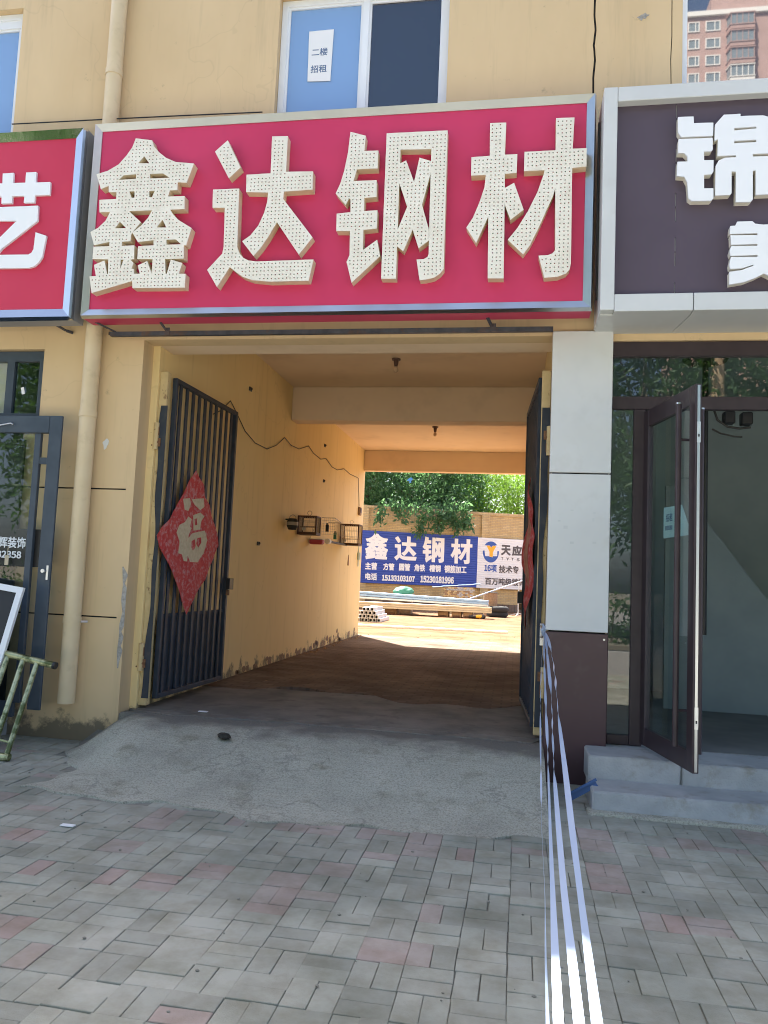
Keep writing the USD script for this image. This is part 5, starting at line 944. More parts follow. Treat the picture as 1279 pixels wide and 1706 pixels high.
LD.part('name_plate', bx(ix - .55, ix + .085, YG + .022, YG + .032, za1, zb1), 'black_plastic')
kb = at(72, 951, Y=YG - .04); LD.part('knob', tube([(kb[0], YG - .03, kb[2]), (kb[0], YG - .055, kb[2])], .018, 12), 'plate_steel', smooth=40); LD.part('lock_plate', bx(kb[0] + .025, kb[0] + .045, YG - .034, YG - .0305, kb[2] - .08, kb[2] + .05), 'plate_steel')
hd = [at(x, y, Y=YG - .05) for x, y in ((-30, 712), (2, 708), (18, 705), (22, 707))]; LD.part('pull_wire', tube(hd, .008, 6), 'aluminium', smooth=True)
d0 = at(-8, 912, Y=YG - .006); d1 = at(48, 912, Y=YG - .006); hch = (d1[0] - d0[0]) / 3.35
txt = line_poly('献辉装饰', d1[0] - 4 * hch, d0[2], hch * .98, sx=.94 * 150 / 160)
LD.part('decal', ext_y(txt, YG - .0065, YG - .0045), 'decal_white')
d2 = at(47, 932, Y=YG - .006); num = line_poly('13032358', d2[0] - .42, d2[2], .075); num = affinity.scale(num, .40 / max(.01, num.bounds[2] - num.bounds[0]), 1, origin=(d2[0], 0))
LD.part('decal', ext_y(num, YG - .0065, YG - .0045), 'decal_white')
tg = [at(x, y, Y=YG - .03) for x, y in ((14, 910), (12, 925))]; LD.part('key_tag', cat_([tube([tg[0], tg[1]], .003, 4), bx(tg[1][0] - .02, tg[1][0] + .02, YG - .036, YG - .03, tg[1][2] - .09, tg[1][2], .004)]), 'poster_gold')
LF_ = Thing('shop_step', 'low concrete doorstep of the left shop, mostly behind the leaning rack', 'step', (-6.5, 6.6, 0)); LF_.part('slab', bx(-8.8, -4.62, 6.46, 6.7, -.02, .12, .012), 'concrete_step'); LF_.part('threshold', bx(-8.8, -4.62, 6.56, 6.70, .121, .16, .006), 'concrete_step')
# white framed board leaning in front of it
def lean_board():
    o = np.array([-4.99, 6.02, .02]); ez = np.array([.14, .16, .975]); ez /= np.linalg.norm(ez); ex = np.array([-1, 0.02, .145]); ex -= ez * np.dot(ex, ez); ex /= np.linalg.norm(ex)
    return o, ex, ez
tr_, br_ = at(39, 979, Y=6.22), at(-28, 1200, Y=6.02)
ez = (tr_ - br_); Hh = np.linalg.norm(ez); ez /= Hh; ex = np.array([-1, 0, .02]); ex -= ez * np.dot(ex, ez); ex /= np.linalg.norm(ex)
fl = br_ - ez * (br_[2] - .02) / ez[2]; Hh = np.linalg.norm(tr_ - fl)
WB_ = Thing('framed_board', 'dark board in a white frame leaning against the left shop door', 'board', tuple(fl))
fr = sbox(0, 0, 1.1, Hh).difference(sbox(.055, .055, 1.045, Hh - .055))
WB_.part('frame', ext_frame(fr, .03, fl, ex, ez), 'frame_white'); WB_.part('board', ext_frame(sbox(.05, .05, 1.05, Hh - .05), .008, fl + np.cross(ex, ez) * .008, ex, ez), 'door_black')
# stainless rack leaning on its side
RT = [at(x, y, Y=6.16) for x, y in ((84, 1107), (-150, 1050))]; RBt = [at(x, y, Z=.035) for x, y in ((10, 1261),)]
RK = Thing('metal_rack', 'stainless steel rack of bars with painted-on leaf reflections, leaning at the left shop front', 'rack', (RBt[0][0], RBt[0][1], 0))
ud = (RT[1] - RT[0]) / np.linalg.norm(RT[1] - RT[0])
RK.part('top_rail', tube([RT[0] - ud * .03, RT[1]], .030, 14), 'leaf_reflection_steel', smooth=40)
RK.part('rail_end', tube([RT[0] - ud * .055, RT[0] - ud * .028], .031, 14), 'black_plastic')
dnv = None
for k, (a, bq) in enumerate((((62, 1112), (8, 1262)), ((38, 1106), (-20, 1250)), ((12, 1099), (-48, 1240)), ((-16, 1092), (-78, 1230)), ((-45, 1085), (-110, 1220)))):
    ta = at(*a, Y=6.16); s = np.linalg.norm(ta - RT[0]); ta = RT[0] + ud * s; foot = RBt[0] + ud * np.array([1, 1, 0]) * (s - np.linalg.norm(at(62, 1112, Y=6.16) - RT[0])); foot[2] = .035
    RK.part('bar', tube([ta, foot], .022, 12), 'leaf_reflection_steel', smooth=40)
RK.part('bottom_rail', tube([RBt[0] - ud * np.array([1, 1, 0]) * .03, RBt[0] + ud * np.array([1, 1, 0]) * 1.0], .03, 14), 'leaf_reflection_steel', smooth=40)
m0 = RBt[0] + (RT[0] + ud * .1 - RBt[0]) * .14
RK.part('cross_wire', tube([m0, m0 + ud * .8], .010, 8), 'leaf_reflection_steel', smooth=40)

# rag on the ramp, litter
rg = at(373, 1228, Z=.25); V = trimesh.creation.icosphere(3, 1.0); v = V.vertices * np.array([.085, .05, .022]); v *= (1 + .5 * (meshkit.fbm(V.vertices * 2.5, 3, 4) - .5))[:, None]
v = v @ np.array([[.6, .8, 0], [-.8, .6, 0], [0, 0, 1]]).T
single('rag', trimesh.Trimesh(v + rg + np.array([0, 0, .01]), V.faces, process=False), 'rag_dark', 'small dark crumpled rag lying on the concrete ramp', 'rag', smooth=True)
for q, z, lb in (((339, 1186), .292, 'white scrap of litter on the passage floor by the left gate'), ((114, 1376), .004, 'pale scrap lying on the paving at lower left'), ((315, 1080), .30, 'pale crumpled scrap at the foot of the passage wall')):
    c = at(*q, Z=z) if q[0] != 315 else at(505, 1083, Z=.292)
    single('litter', bx(c[0] - .05, c[0] + .04, c[1] - .02, c[1] + .02, c[2], c[2] + .008, .004), 'paper', lb, 'litter')

bits = []; r9 = np.random.default_rng(19)
for k in range(170):
    x, y = r9.uniform(-4.5, 2.0), r9.uniform(2.3, 6.2)
    if y > 5.0 and -3.4 < x < .27 and r9.random() < .6: continue
    if x > .5 and y > 5.7: continue
    if ramp_poly.buffer(.05).contains(Point(x, y)): continue
    q = r9.uniform(.003, .009); m = trimesh.creation.icosphere(0, q); m.apply_scale((1.3, 1, .6)); m.apply_translation((x, y, .003)); bits.append(m)
single('grit', cat_(bits), 'soil_joint', 'grit scattered on the paving', 'grit', kind='stuff')
# ---------------------------------------------------------------- plastic ribbons from the right gate post towards the camera
def tape_z(y, lift): return 1.19 - .167 * (6.66 - y) + lift - .04 * math.sin(math.pi * (6.66 - y) / 6.0)
def tape_point(px, py, lift):
    lo, hi = .8, 6.8
    for _ in range(50):
        mid = (lo + hi) / 2; p = at(px, py, Y=mid)
        # nearer: the ray is higher than the ribbon
        if p[2] > tape_z(mid, lift): lo = mid
        else: hi = mid
    return at(px, py, Y=(lo + hi) / 2)
strands = [([(904, 1075), (900, 1200), (901, 1300), (903, 1400), (907, 1480), (909, 1600), (912, 1700)], -.03, 0.4, 'leftmost thin white plastic ribbon tied to the gate post'),
           ([(906, 1075), (908, 1150), (912, 1250), (917, 1400), (921, 1500), (925, 1600), (930, 1700)], .0, 1.7, 'second white plastic ribbon from the left, twisted near the gate post'),
           ([(909, 1068), (917, 1150), (924, 1300), (932, 1400), (940, 1490), (953, 1600), (964, 1700)], .02, 3.1, 'third white plastic ribbon from the left, between two broader ones'),
           ([(911, 1060), (922, 1110), (931, 1200), (942, 1290), (955, 1400), (968, 1500), (981, 1600), (994, 1700)], .05, 4.4, 'rightmost broad white plastic ribbon running nearest to the shop steps')]
for pts, lift, ph, lb in strands:
    C = np.array([tape_point(x, y, lift) for x, y in pts]); C = np.vstack([[hk[0] + .01, 6.69, hk[2]], C])
    dl = C[-1] - C[-2]; dl /= np.linalg.norm(dl); kz = (C[-1][2] - .012) / max(.05, -dl[2]); C = np.vstack([C, C[-1] + dl * kz * .5, C[-1] + dl * kz])
    s = np.r_[0, np.cumsum(np.linalg.norm(np.diff(C, axis=0), axis=1))]; n = 260; u = np.linspace(0, s[-1], n)
    from scipy.interpolate import PchipInterpolator
    Pn = PchipInterpolator(s, C)(u); T = np.gradient(Pn, axis=0); T /= np.linalg.norm(T, axis=1, keepdims=True)
    X_ = np.cross(T, [0, 0, 1.0]); X_ /= np.linalg.norm(X_, axis=1, keepdims=True); U_ = np.cross(X_, T)
    th = .25 + .9 * np.sin(u * 2.1 + ph) * np.exp(-u * .25) + 1.1 * np.exp(-((u - 1.1 - .2 * ph) / .22) ** 2)
    for ui in np.random.default_rng(int(ph * 10)).uniform(.5, 3.0, 3): th += 1.25 * np.exp(-((u - ui) / .16) ** 2)
    if lift < -.02: th += .75
    half = (.0078 + .0085 * sm((u - 3.7) / 1.2) + .0012 * np.sin(u * 3 + ph)) * {-.03: .6, .0: 1.0, .02: 1.25, .05: 1.45}[lift]; half *= np.clip(.45 + u / .8, .45, 1.0)
    W = (np.cos(th)[:, None] * X_ + np.sin(th)[:, None] * U_)
    V = np.stack([Pn - W * half[:, None], Pn + W * half[:, None]], 1).reshape(-1, 3); F = []
    for k in range(n - 1): F += [(2 * k, 2 * k + 1, 2 * k + 3), (2 * k, 2 * k + 3, 2 * k + 2)]
    single('ribbon', trimesh.Trimesh(V, F, process=False), 'tape_plastic', lb, 'ribbon', 'white plastic ribbons', smooth=True)
kn = trimesh.creation.icosphere(2, .035); v = kn.vertices * (1 + .8 * (meshkit.noise(kn.vertices * 60, 3) - .5))[:, None] * np.array([.8, .6, 1.5])
single('ribbon_knot', trimesh.Trimesh(v + np.array([hk[0] + .01, 6.68, hk[2] + .01]), kn.faces, process=False), 'tape_plastic', 'crumpled white knot of ribbon on the hasp', 'knot', smooth=True)

# ---------------------------------------------------------------- the yard behind: wall, banners, trees, steel
wd = np.array([.9285, .3714, 0.0]); wd /= np.linalg.norm(wd); wa = math.atan2(wd[1], wd[0]); wn = np.array([wd[1], -wd[0], 0]); w0_ = np.array([-.17, 36.4, FLOOR])
def wl_(px, py, off=0.0):
    q = on_plane(px, py, w0_ + wn * off, wn) - w0_; return float(np.dot(q, wd)), float(q[2])
wt = np.mean([wl_(x, y)[1] for x, y in ((640, 844.5), (760, 850), (870, 857))])
YW = Thing('brick_wall', 'yellow brick yard wall with a coping behind the banners', 'wall', tuple(w0_), rotz=wa)
def lb_(x0, x1, y0, y1, z0, z1, b=0): return bx(x0, x1, y0, y1, z0, z1, b)
YW.part('wall', lb_(-22, 26, 0, .24, -.05, wt - .14), 'yellow_brick', local=True)
YW.part('coping', lb_(-22, 26, -.05, .29, wt - .138, wt, .01), 'yellow_brick', local=True)
for px in (765, 606, 808):
    u = wl_(px, 870)[0]; YW.part('pier', lb_(u - .19, u + .19, -.12, -.002, -.05, wt - .14), 'yellow_brick', local=True)
YW.part('foot_course', lb_(-22, 26, -.06, -.003, -.05, .32), 'floor_brick', local=True)
def hoarding(name, label, u0, u1, z0, z1, mat, y=-.16):
    t = Thing(name, label, 'banner', tuple(w0_), rotz=wa); pitch = .105; n = int(round((z1 - z0) / pitch)); pitch = (z1 - z0) / n
    for k in range(n):
        za_ = z0 + k * pitch
        V = []
        for u in (u0, u1):
            V += [(u, y + .012, za_), (u, y, za_ + .012), (u, y, za_ + pitch - .014), (u, y + .012, za_ + pitch - .001), (u, y + .02, za_ + pitch - .001), (u, y + .02, za_)]
        F = []
        for a in range(6): b_ = (a + 1) % 6; F += [(a, a + 6, b_ + 6), (a, b_ + 6, b_)]
        F += [(0, 1, 2), (0, 2, 3), (0, 3, 4), (0, 4, 5), (6, 8, 7), (6, 9, 8), (6, 10, 9), (6, 11, 10)]
        m = trimesh.Trimesh(V, F, process=False); m.fix_normals(); t.part('slat', m, mat, local=True)
    t.part('backing', lb_(u0, u1, y + .022, y + .03, z0, z1), 'dark_gap', local=True)
    t.part('strut', cat_([lb_(u0 + .1 + k, u0 + .15 + k, y + .031, -.002, z0, z1) for k in range(int(u1 - u0))]), 'steel_dark', local=True)
    return t
OFF = .164
c_ = [wl_(*q, off=OFF) for q in ((608, 883), (794.8, 894), (605.8, 971.5), (794.8, 978.3))]
bu1 = (c_[1][0] + c_[3][0]) / 2; bz1 = (c_[0][1] + c_[1][1]) / 2; bz0 = (c_[2][1] + c_[3][1]) / 2
BB = hoarding('yard_banner', 'blue slatted yard banner with white lettering and phone numbers', c_[0][0] - .12, bu1, bz0, bz1, 'banner_blue')
def loc_y(g, mat, t, name, y0=-.166): t.part(name, ext_y(g, y0, y0 + .004), mat, local=True)
def fit(g, u0, u1, z0, z1):
    a, b, c, d = g.bounds; return affinity.translate(affinity.scale(g, (u1 - u0) / (c - a), (z1 - z0) / (d - b), origin=(a, b)), u0 - a, z0 - b)
def wbox(px0, py0, px1, py1):
    a, b = wl_(px0, py1, OFF), wl_(px1, py0, OFF); return a[0], b[0], a[1], b[1]
zs = lambda px, py: wl_(px, py, OFF)
def place(g, x0, yt, x1, yb):     # photo box (left, top, right, bottom) of a piece of lettering
    a = zs(x0, (yt + yb) / 2)[0]; b = zs(x1, (yt + yb) / 2)[0]; top = zs((x0 + x1) / 2, yt)[1]; bot = zs((x0 + x1) / 2, yb)[1]
    return fit(g, a, b, bot, top)
for g, bxs in zip(CH, ((608.5, 889, 646, 932), (657.5, 894, 694, 934), (704, 895, 739.5, 937), (751, 898, 786, 939))): loc_y(place(g, *bxs).buffer(.012), 'banner_letter', BB, 'character')
for s, bxs in (('主营', (608, 937, 628, 949)), ('方管', (638, 938, 656.5, 950)), ('圆管', (664.5, 938.5, 683, 951)), ('角铁', (690, 940, 708, 952)), ('槽钢', (715, 941, 734, 953)), ('钢筋加工', (740, 942, 777, 955)), ('电话', (608, 954.5, 628, 966.5))):
    loc_y(place(line_poly(s, 0, 0, 1, weight=4), *bxs), 'banner_letter', BB, 'lettering')
for s, bxs in (('15133103107', (636, 958.5, 691, 968.5)), ('15230181996', (700, 960, 756, 971.5))): loc_y(place(line_poly(s, 0, 0, 1, weight=5), *bxs), 'banner_letter', BB, 'lettering')
BW = hoarding('yard_banner', 'white slatted yard banner with a blue and yellow round logo', bu1 + .004, bu1 + 6.5, bz0 - .02, bz1 - .04, 'banner_white')
def lp(pts): return Polygon([zs(790 + a / 14.21, 890 + b / 14.21) for a, b in pts]).buffer(0)
ring_pts = [(390 + 190 * math.cos(t), 420 + 250 * math.sin(t)) for t in np.linspace(0, 2 * math.pi, 48)[:-1]]
disc = lp(ring_pts); cut = unary_union([lp([(150, 262), (285, 262), (360, 420), (360, 520), (255, 520), (240, 380), (150, 400)]), lp([(640, 262), (500, 262), (440, 420), (440, 520), (540, 520), (545, 400), (640, 400)])])
ycut = lp([(290, 270), (360, 270), (395, 320), (440, 275), (520, 285), (440, 420), (435, 540), (360, 530), (355, 410)])
loc_y(disc.difference(cut).difference(ycut.buffer(.01)), 'logo_blue', BW, 'logo'); loc_y(ycut, 'logo_yellow', BW, 'logo')
def l14(s, a0, b0, a1, b1, w=2): return place(line_poly(s, 0, 0, 1, weight=w), 790 + a0 / 14.21, 890 + b0 / 14.21, 790 + a1 / 14.21, 890 + b1 / 14.21)
for s, q in (('天', (635, 255, 860, 500)), ('应', (890, 270, 1130, 515))): loc_y(l14(s, *q, w=5), 'banner_grey', BW, 'lettering')
for s, q in (('T', (640, 545, 680, 615)), ('Y', (755, 555, 820, 618)), ('T', (875, 560, 930, 622)), ('S', (1000, 568, 1070, 640)), ('T', (1130, 570, 1200, 640))): loc_y(l14(s, *q, w=1), 'banner_grey', BW, 'lettering')
for s, q in (('16项', (235, 720, 530, 890)), ('技术专', (580, 745, 1050, 925)), ('百万吨级镀锌', (250, 1040, 1200, 1215))): loc_y(l14(s, *q, w=3), 'banner_grey' if s[0] != '1' else 'logo_blue', BW, 'lettering')

# trees beyond the wall
def leaf_mesh(centers, n_each, spread, size, seed, droop=.3):
    r = np.random.default_rng(seed); C = np.repeat(centers, n_each, axis=0); N = len(C)
    P = C + r.normal(0, 1, (N, 3)) * spread
    a = r.normal(0, 1, (N, 3)); a[:, 2] -= droop; a /= np.linalg.norm(a, axis=1, keepdims=True)
    b = np.cross(a, r.normal(0, 1, (N, 3))); b /= np.linalg.norm(b, axis=1, keepdims=True); c = np.cross(a, b)
    L = size * (.6 + .8 * r.random((N, 1))); w = L * .42
    V = np.stack([P, P + a * L * .5 + b * w * .5 + c * L * .06, P + a * L, P + a * L * .5 - b * w * .5 + c * L * .06], 1).reshape(-1, 3)
    i = np.arange(N)[:, None] * 4
    return trimesh.Trimesh(V, np.vstack([i + [0, 1, 2], i + [0, 2, 3]]), process=False)
def crown_centers(c, R, n, seed, rough=.35):
    r = np.random.default_rng(seed); d = r.normal(0, 1, (n, 3)); d /= np.linalg.norm(d, axis=1, keepdims=True)
    k = .55 + .45 * r.random((n, 1)) ** .6
    k *= (1 + rough * (meshkit.fbm(d * 2.2 + seed, 3, seed) - .5) * 2)[:, None]
    return np.asarray(c) + d * k * np.asarray(R)
def tree(name, label, base, height, R, mat, seed, n=260, each=34, size=.16, spread=.32, group=None, trunk_r=.14):
    t = Thing(name, label, 'tree', tuple(base), group=group); base = np.asarray(base, float); r = np.random.default_rng(seed)
    c = base + np.array([0, 0, height - R[2] * .95]); C = crown_centers(c, R, n, seed)
    C = C[C[:, 2] > base[2] + .5]
    t.part('crown', leaf_mesh(C, each, spread, size, seed + 1), mat)
    pts = [base + np.array([0, 0, -.1]), base + np.array([.05, .03, height * .3]), base + np.array([.1, -.05, height * .6]), base + np.array([.08, 0, height * .85])]
    limbs = [tube(pts, [trunk_r, trunk_r * .85, trunk_r * .55, trunk_r * .15], 8)]
    for k in range(16):
        q = C[r.integers(len(C))]; s = base + np.array([.07, 0, height * (.25 + .4 * r.random())])
        limbs.append(tube([s, (s + q) / 2 + np.array([0, 0, .15]), q], [trunk_r * .4, trunk_r * .22, .012], 5))
    t.part('trunk', cat_(limbs), 'bark', smooth=True)
    return t
def on_wall(px, behind):
    u = wl_(px, 900)[0]; return w0_ + wd * u - wn * behind
for px, bh, h, R, mt, sd, lb in ((612, 3.0, 8.8, (2.4, 2.2, 3.2), 'leaf_dark', 11, 'dark green tree beyond the yard wall at the left of the passage view'),
                                 (700, 2.6, 8.2, (2.6, 2.2, 3.0), 'leaf_dark', 12, 'dark green tree beyond the yard wall above the blue banner'),
                                 (770, 3.6, 8.6, (2.2, 2.0, 3.2), 'leaf_dark', 13, 'shaded green tree beyond the yard wall above the seam of the two banners'),
                                 (845, 4.0, 7.6, (2.3, 2.2, 2.6), 'leaf_bright', 14, 'bright sunlit green tree beyond the yard wall above the white banner'),
                                 (920, 4.6, 7.8, (2.6, 2.2, 2.7), 'leaf_bright', 15, 'bright green tree beyond the yard wall beside the right gate leaf'),
                                 (560, 5.0, 9.4, (2.6, 2.4, 3.4), 'leaf_dark', 16, 'tall dark tree hidden mostly by the passage wall')):
    b_ = on_wall(px, bh); b_[2] = FLOOR
    tree('yard_tree', lb, b_, h, R, mt, sd, n=330, each=42, size=.20 if mt == 'leaf_dark' else .14, spread=.34, group=None)
# hanging sprays in front of the wall
SP = Thing('hanging_branch', 'leafy branch hanging over the yard wall above the blue banner', 'branch', tuple(on_wall(735, -.6)))
sp = []; tw = []
for path, n in (([(760, 835), (752, 850), (735, 858), (710, 862), (700, 862)], 7), ([(770, 838), (776, 855), (780, 872)], 6), ([(745, 850), (735, 866), (728, 882)], 7), ([(750, 850), (756, 868), (762, 884)], 6), ([(640, 838), (634, 852), (630, 868)], 4), ([(655, 840), (664, 852), (674, 866)], 4), ([(705, 866), (700, 880), (695, 886)], 4), ([(720, 845), (745, 862), (770, 872), (783, 876)], 6), ([(660, 838), (690, 846), (715, 850)], 5)):
    Pp = [on_plane(x, y, w0_ + wn * (.7 + .2 * k / len(path)), wn) for k, (x, y) in enumerate(path)]
    tw.append(tube(Pp, .012, 5))
    Pp = np.array(Pp); s = np.linspace(0, len(Pp) - 1, n * 2)
    for q in s:
        i = min(int(q), len(Pp) - 2); sp.append(Pp[i] + (Pp[i + 1] - Pp[i]) * (q - i))
SP.part('leaves', leaf_mesh(np.array(sp), 13, .13, .24, 77, droop=1.0), 'leaf_dark'); SP.part('twigs', cat_(tw), 'bark')
bt = on_plane(675, 803, w0_ - wn * .4, wn); T_ = Thing('blue_tarp', 'scrap of blue sheeting caught among the leaves over the wall', 'tarp', tuple(bt))
T_.part('sheet', sheet_wavy(Polygon([(-.16, -.05), (.02, -.08), (.12, .03), (.03, .11), (-.08, .04)]), bt + wn * .9, wd, wn, .03)[0], 'tarp_blue'); T_.part('fold', sheet_wavy(Polygon([(-.05, -.16), (.05, -.13), (.04, -.07), (-.03, -.06)]), bt + wn * .93, wd, wn, .02)[0], 'tarp_blue')

# stacks of steel: upper blue-grey tubes, lower cream channels, on timber blocks
base_r = at(800, 1031, Z=FLOOR); YP = base_r[1]
def py_at(px, py, dy): return at(px, py, Y=YP + dy)
lowL, lowR = py_at(602, 1011, .5), py_at(819, 1017, .5)
dirp = np.array([1, .10, 0.0]); dirp /= np.linalg.norm(dirp)
ST1 = Thing('steel_stack', 'stack of long cream steel channels on timber blocks in the sunny yard', 'steel stack', (lowR[0], YP, FLOOR))
Rr = lowR.copy(); ztop = at(819, 1012, Y=YP)[2]; zbot = at(819, 1022, Y=YP)[2]
rows = 3; hh = (ztop - zbot) / rows
for r in range(rows):
    for c in range(5):
        p1 = np.array([Rr[0] - .03 * ((r * 3 + c * 7) % 4), YP + .06 + c * .13, zbot + hh * (r + .5)]); p0_ = p1 - dirp * 9.0
        ST1.part('channel', obox(p0_, p1, .12, hh * .94, b=.006), 'galvanised_cream')
ST2 = Thing('steel_stack', 'upper stack of bluish galvanised steel tubes leaning over the cream channels', 'steel stack', (Rr[0], YP + .4, ztop))
zt2 = at(813, 1001, Y=YP + .35)[2]; x2 = at(813, 1001, Y=YP + .35)[0]
for r in range(3):
    for c in range(6):
        h2 = max(.05, (zt2 - ztop) / 3); p1 = np.array([x2 - .05 * ((r * 5 + c * 3) % 5), YP + .25 + c * .11, ztop + .01 + h2 * (r + .5)]); p0_ = p1 - np.array([1, -.08, 0]) * 9.2 + np.array([0, 0, .14 + .04 * r])
        ST2.part('tube', obox(p0_, p1, .10, h2 * .96, b=.006), 'galvanised_blue' if (r + c) % 3 else 'galvanised')
for k, (px0, px1) in enumerate(((729, 746), (752, 768), (771, 786), (640, 660))):
    a, b_ = at(px0, 1029, Y=YP + .02), at(px1, 1029, Y=YP + .02)
    TB = Thing('timber_block', ('short grey timber block under the middle of the cream channels', 'timber block right of the middle under the cream channels', 'timber block nearest the free end of the cream channels', 'timber block under the left part of the cream channels')[k], 'timber', (a[0], YP, FLOOR))
    TB.part('block', bx(a[0], b_[0], YP + .02, YP + .75, FLOOR + .002, zbot - .006, .01), 'wood_old'); TB.part('wedge', bx(a[0] + .05, b_[0] - .05, YP - .04, YP + .018, FLOOR + .002, FLOOR + .07, .01), 'dark_wood')
tc = at(795, 1027, Y=YP - .15)
PT = Thing('power_tool', 'yellow and black power tool lying by the free end of the steel stack', 'power tool', tuple(tc)); zt_ = FLOOR + .07
PT.part('body', tube([(tc[0] - .05, tc[1], zt_ + .01), (tc[0] + .12, tc[1], zt_ + .02), (tc[0] + .16, tc[1], zt_ + .03)], [.06, .07, .05], 12), 'tool_yellow', smooth=40); PT.part('grip', tube([(tc[0] - .3, tc[1] + .05, zt_), (tc[0] - .05, tc[1], zt_ + .01)], .045, 10), 'black_plastic', smooth=40); PT.part('head', tube([(tc[0] + .16, tc[1], zt_ - .04), (tc[0] + .26, tc[1], zt_ + .06)], .07, 12), 'black_plastic', smooth=40)
ty = at(830, 1010, Y=YP + 2.2)
TY = Thing('tyre', 'old black tyre lying behind the end of the steel stack', 'tyre', (ty[0], ty[1], FLOOR)); tor = trimesh.creation.torus(.30, .11, 28, 12); tor.apply_translation((ty[0], ty[1], FLOOR + .30)); TY.part('tyre', tor, 'rubber', smooth=True); tor2 = trimesh.creation.torus(.30, .11, 28, 12); tor2.apply_translation((ty[0] - .03, ty[1] + .05, FLOOR + .11)); 
TY2 = Thing('tyre', 'lower black tyre under the other one behind the steel stack', 'tyre', (ty[0], ty[1], FLOOR)); TY2.part('tyre', tor2, 'rubber', smooth=True)
bb_ = at(817, 993, Y=YP + 2.5); BX_ = Thing('drum', 'dark weathered drum standing behind the end of the steel stack', 'drum', (bb_[0], bb_[1], FLOOR)); BX_.part('body', lathe([(0, 0), (.26, 0), (.27, .3), (.26, .32), (.27, .6), (.26, .9), (0, .9)], (bb_[0], bb_[1], FLOOR), 20), 'wood_old', smooth=40); BX_.part('lid', lathe([(0, .9), (.28, .9), (.28, .93), (0, .93)], (bb_[0], bb_[1], FLOOR), 20), 'steel_dark', smooth=40)
gt = [at(x, y, Y=YP + 1.6) for x, y in ((655, 985), (664, 975), (680, 980), (690, 988))]
GTt = Thing('green_tarp', 'green folded tarpaulin heaped behind the upper steel stack', 'tarp', tuple(gt[0])); ic = trimesh.creation.icosphere(3, 1.0); v = ic.vertices * np.array([.40, .4, .19]); v *= (1 + .5 * (meshkit.fbm(ic.vertices * 2, 3, 9) - .5))[:, None]; gc = at(672, 985, Y=YP + 1.6)
GTt.part('heap', trimesh.Trimesh(v + gc, ic.faces, process=False), 'tarp_green', smooth=True); GTt.part('crate', bx(gc[0] - .35, gc[0] + .35, gc[1] - .3, gc[1] + .3, FLOOR, gc[2] - .15), 'wood_old')
pb0 = at(738, 1000, Y=YP + 3.5); PB = Thing('brick_stack', 'small stack of pale bricks below the blue banner', 'bricks', (pb0[0], pb0[1], FLOOR)); z1p = at(760, 977, Y=YP + 3.5)[2]; x1p = at(786, 990, Y=YP + 3.5)[0]
k = 0
for z in np.arange(FLOOR, z1p - .06, .066):
    for x in np.arange(pb0[0] + (.06 if k % 2 else 0), x1p, .125): PB.part('brick', bx(x, x + .115, pb0[1] + .01 * rng.random(), pb0[1] + .24, z, z + .06), ('kerb_stone', 'yellow_brick', 'wood_old')[int(rng.integers(3))])
    k += 1
r0_, r1_ = at(775, 1000, Y=YP + 1.2), at(886, 962, Y=YP + 4.5)
single('steel_rod', tube([r0_, r1_], .03, 8), 'galvanised', 'long pale steel rod propped slantwise in front of the white banner', 'rod', smooth=40)
r0_, r1_ = at(720, 978, Y=YP + 3.0), at(800, 973, Y=YP + 3.2); single('steel_rod', tube([r0_, r1_], .02, 8), 'galvanised_blue', 'thin bluish rod lying level under the blue banner', 'rod', smooth=40)
sp0 = at(863, 1016, Y=YP + 4.0); sp1 = at(865, 972, Y=YP + 4.0)
SD = Thing('steel_stand', 'slim steel stand in front of the white banner', 'stand', (sp0[0], sp0[1], FLOOR)); SD.part('post', tube([(sp0[0], sp0[1], FLOOR), (sp0[0], sp0[1], sp1[2])], .025, 8), 'galvanised', smooth=40)
SD.part('foot', cat_([obox((sp0[0], sp0[1], FLOOR + .12), (sp0[0] + .4 * math.cos(a), sp0[1] + .4 * math.sin(a), FLOOR + .02), .03, .03) for a in (.3, 2.4, 4.5)]), 'galvanised')
# flat bars and a bundle of short tubes nearer the passage
fb0, fb1 = at(590, 1043, Z=FLOOR), at(845, 1055.5, Z=FLOOR)
for k in range(4):
    o_ = np.array([0, .07 * k, .028]); L2 = fb1 - fb0
    single('flat_bar', obox(fb0 + o_ - L2 * .15, fb1 + o_ - L2 * (.03 * (k % 3)), .055, .05, b=.004), ('bar_white', 'galvanised')[k % 2], ('nearest long bright steel bar lying on the sunny yard ground', 'second long steel bar from the passage on the yard ground', 'third long steel bar from the passage on the yard ground', 'farthest of the four long steel bars on the yard ground')[k], 'steel bar', 'steel bars on the yard ground')
tb = at(612, 1036, Z=FLOOR); TBd = Thing('tube_bundle', 'bundle of short square steel tubes with dark open ends by the passage corner', 'steel tubes', (tb[0], tb[1], FLOOR))
for r in range(4):
    for c in range(6 - r):
        x = tb[0] - .33 + c * .12 + r * .05; z = FLOOR + .005 + r * .105; y = tb[1] + .05 * ((r + c) % 2)
        g = sbox(0, 0, .1, .1).difference(sbox(.012, .012, .088, .088)); t_ = TBd.part('tube', ext_y(affinity.translate(g, x, z), y, y + 1.6), 'galvanised'); TBd.part('bore', bx(x + .014, x + .086, y + .15, y + .16, z + .014, z + .086), 'tube_dark', parent=t_)
lit = [];
for k in range(120):
    x = -3.4 + 3.6 * rng.random(); y = 9 + 12 * rng.random() ** 1.2; r = .006 + .014 * rng.random(); m = trimesh.creation.icosphere(0, r); m.apply_scale((1, 1, .5)); m.apply_translation((x, y, FLOOR + .008)); lit.append(m)
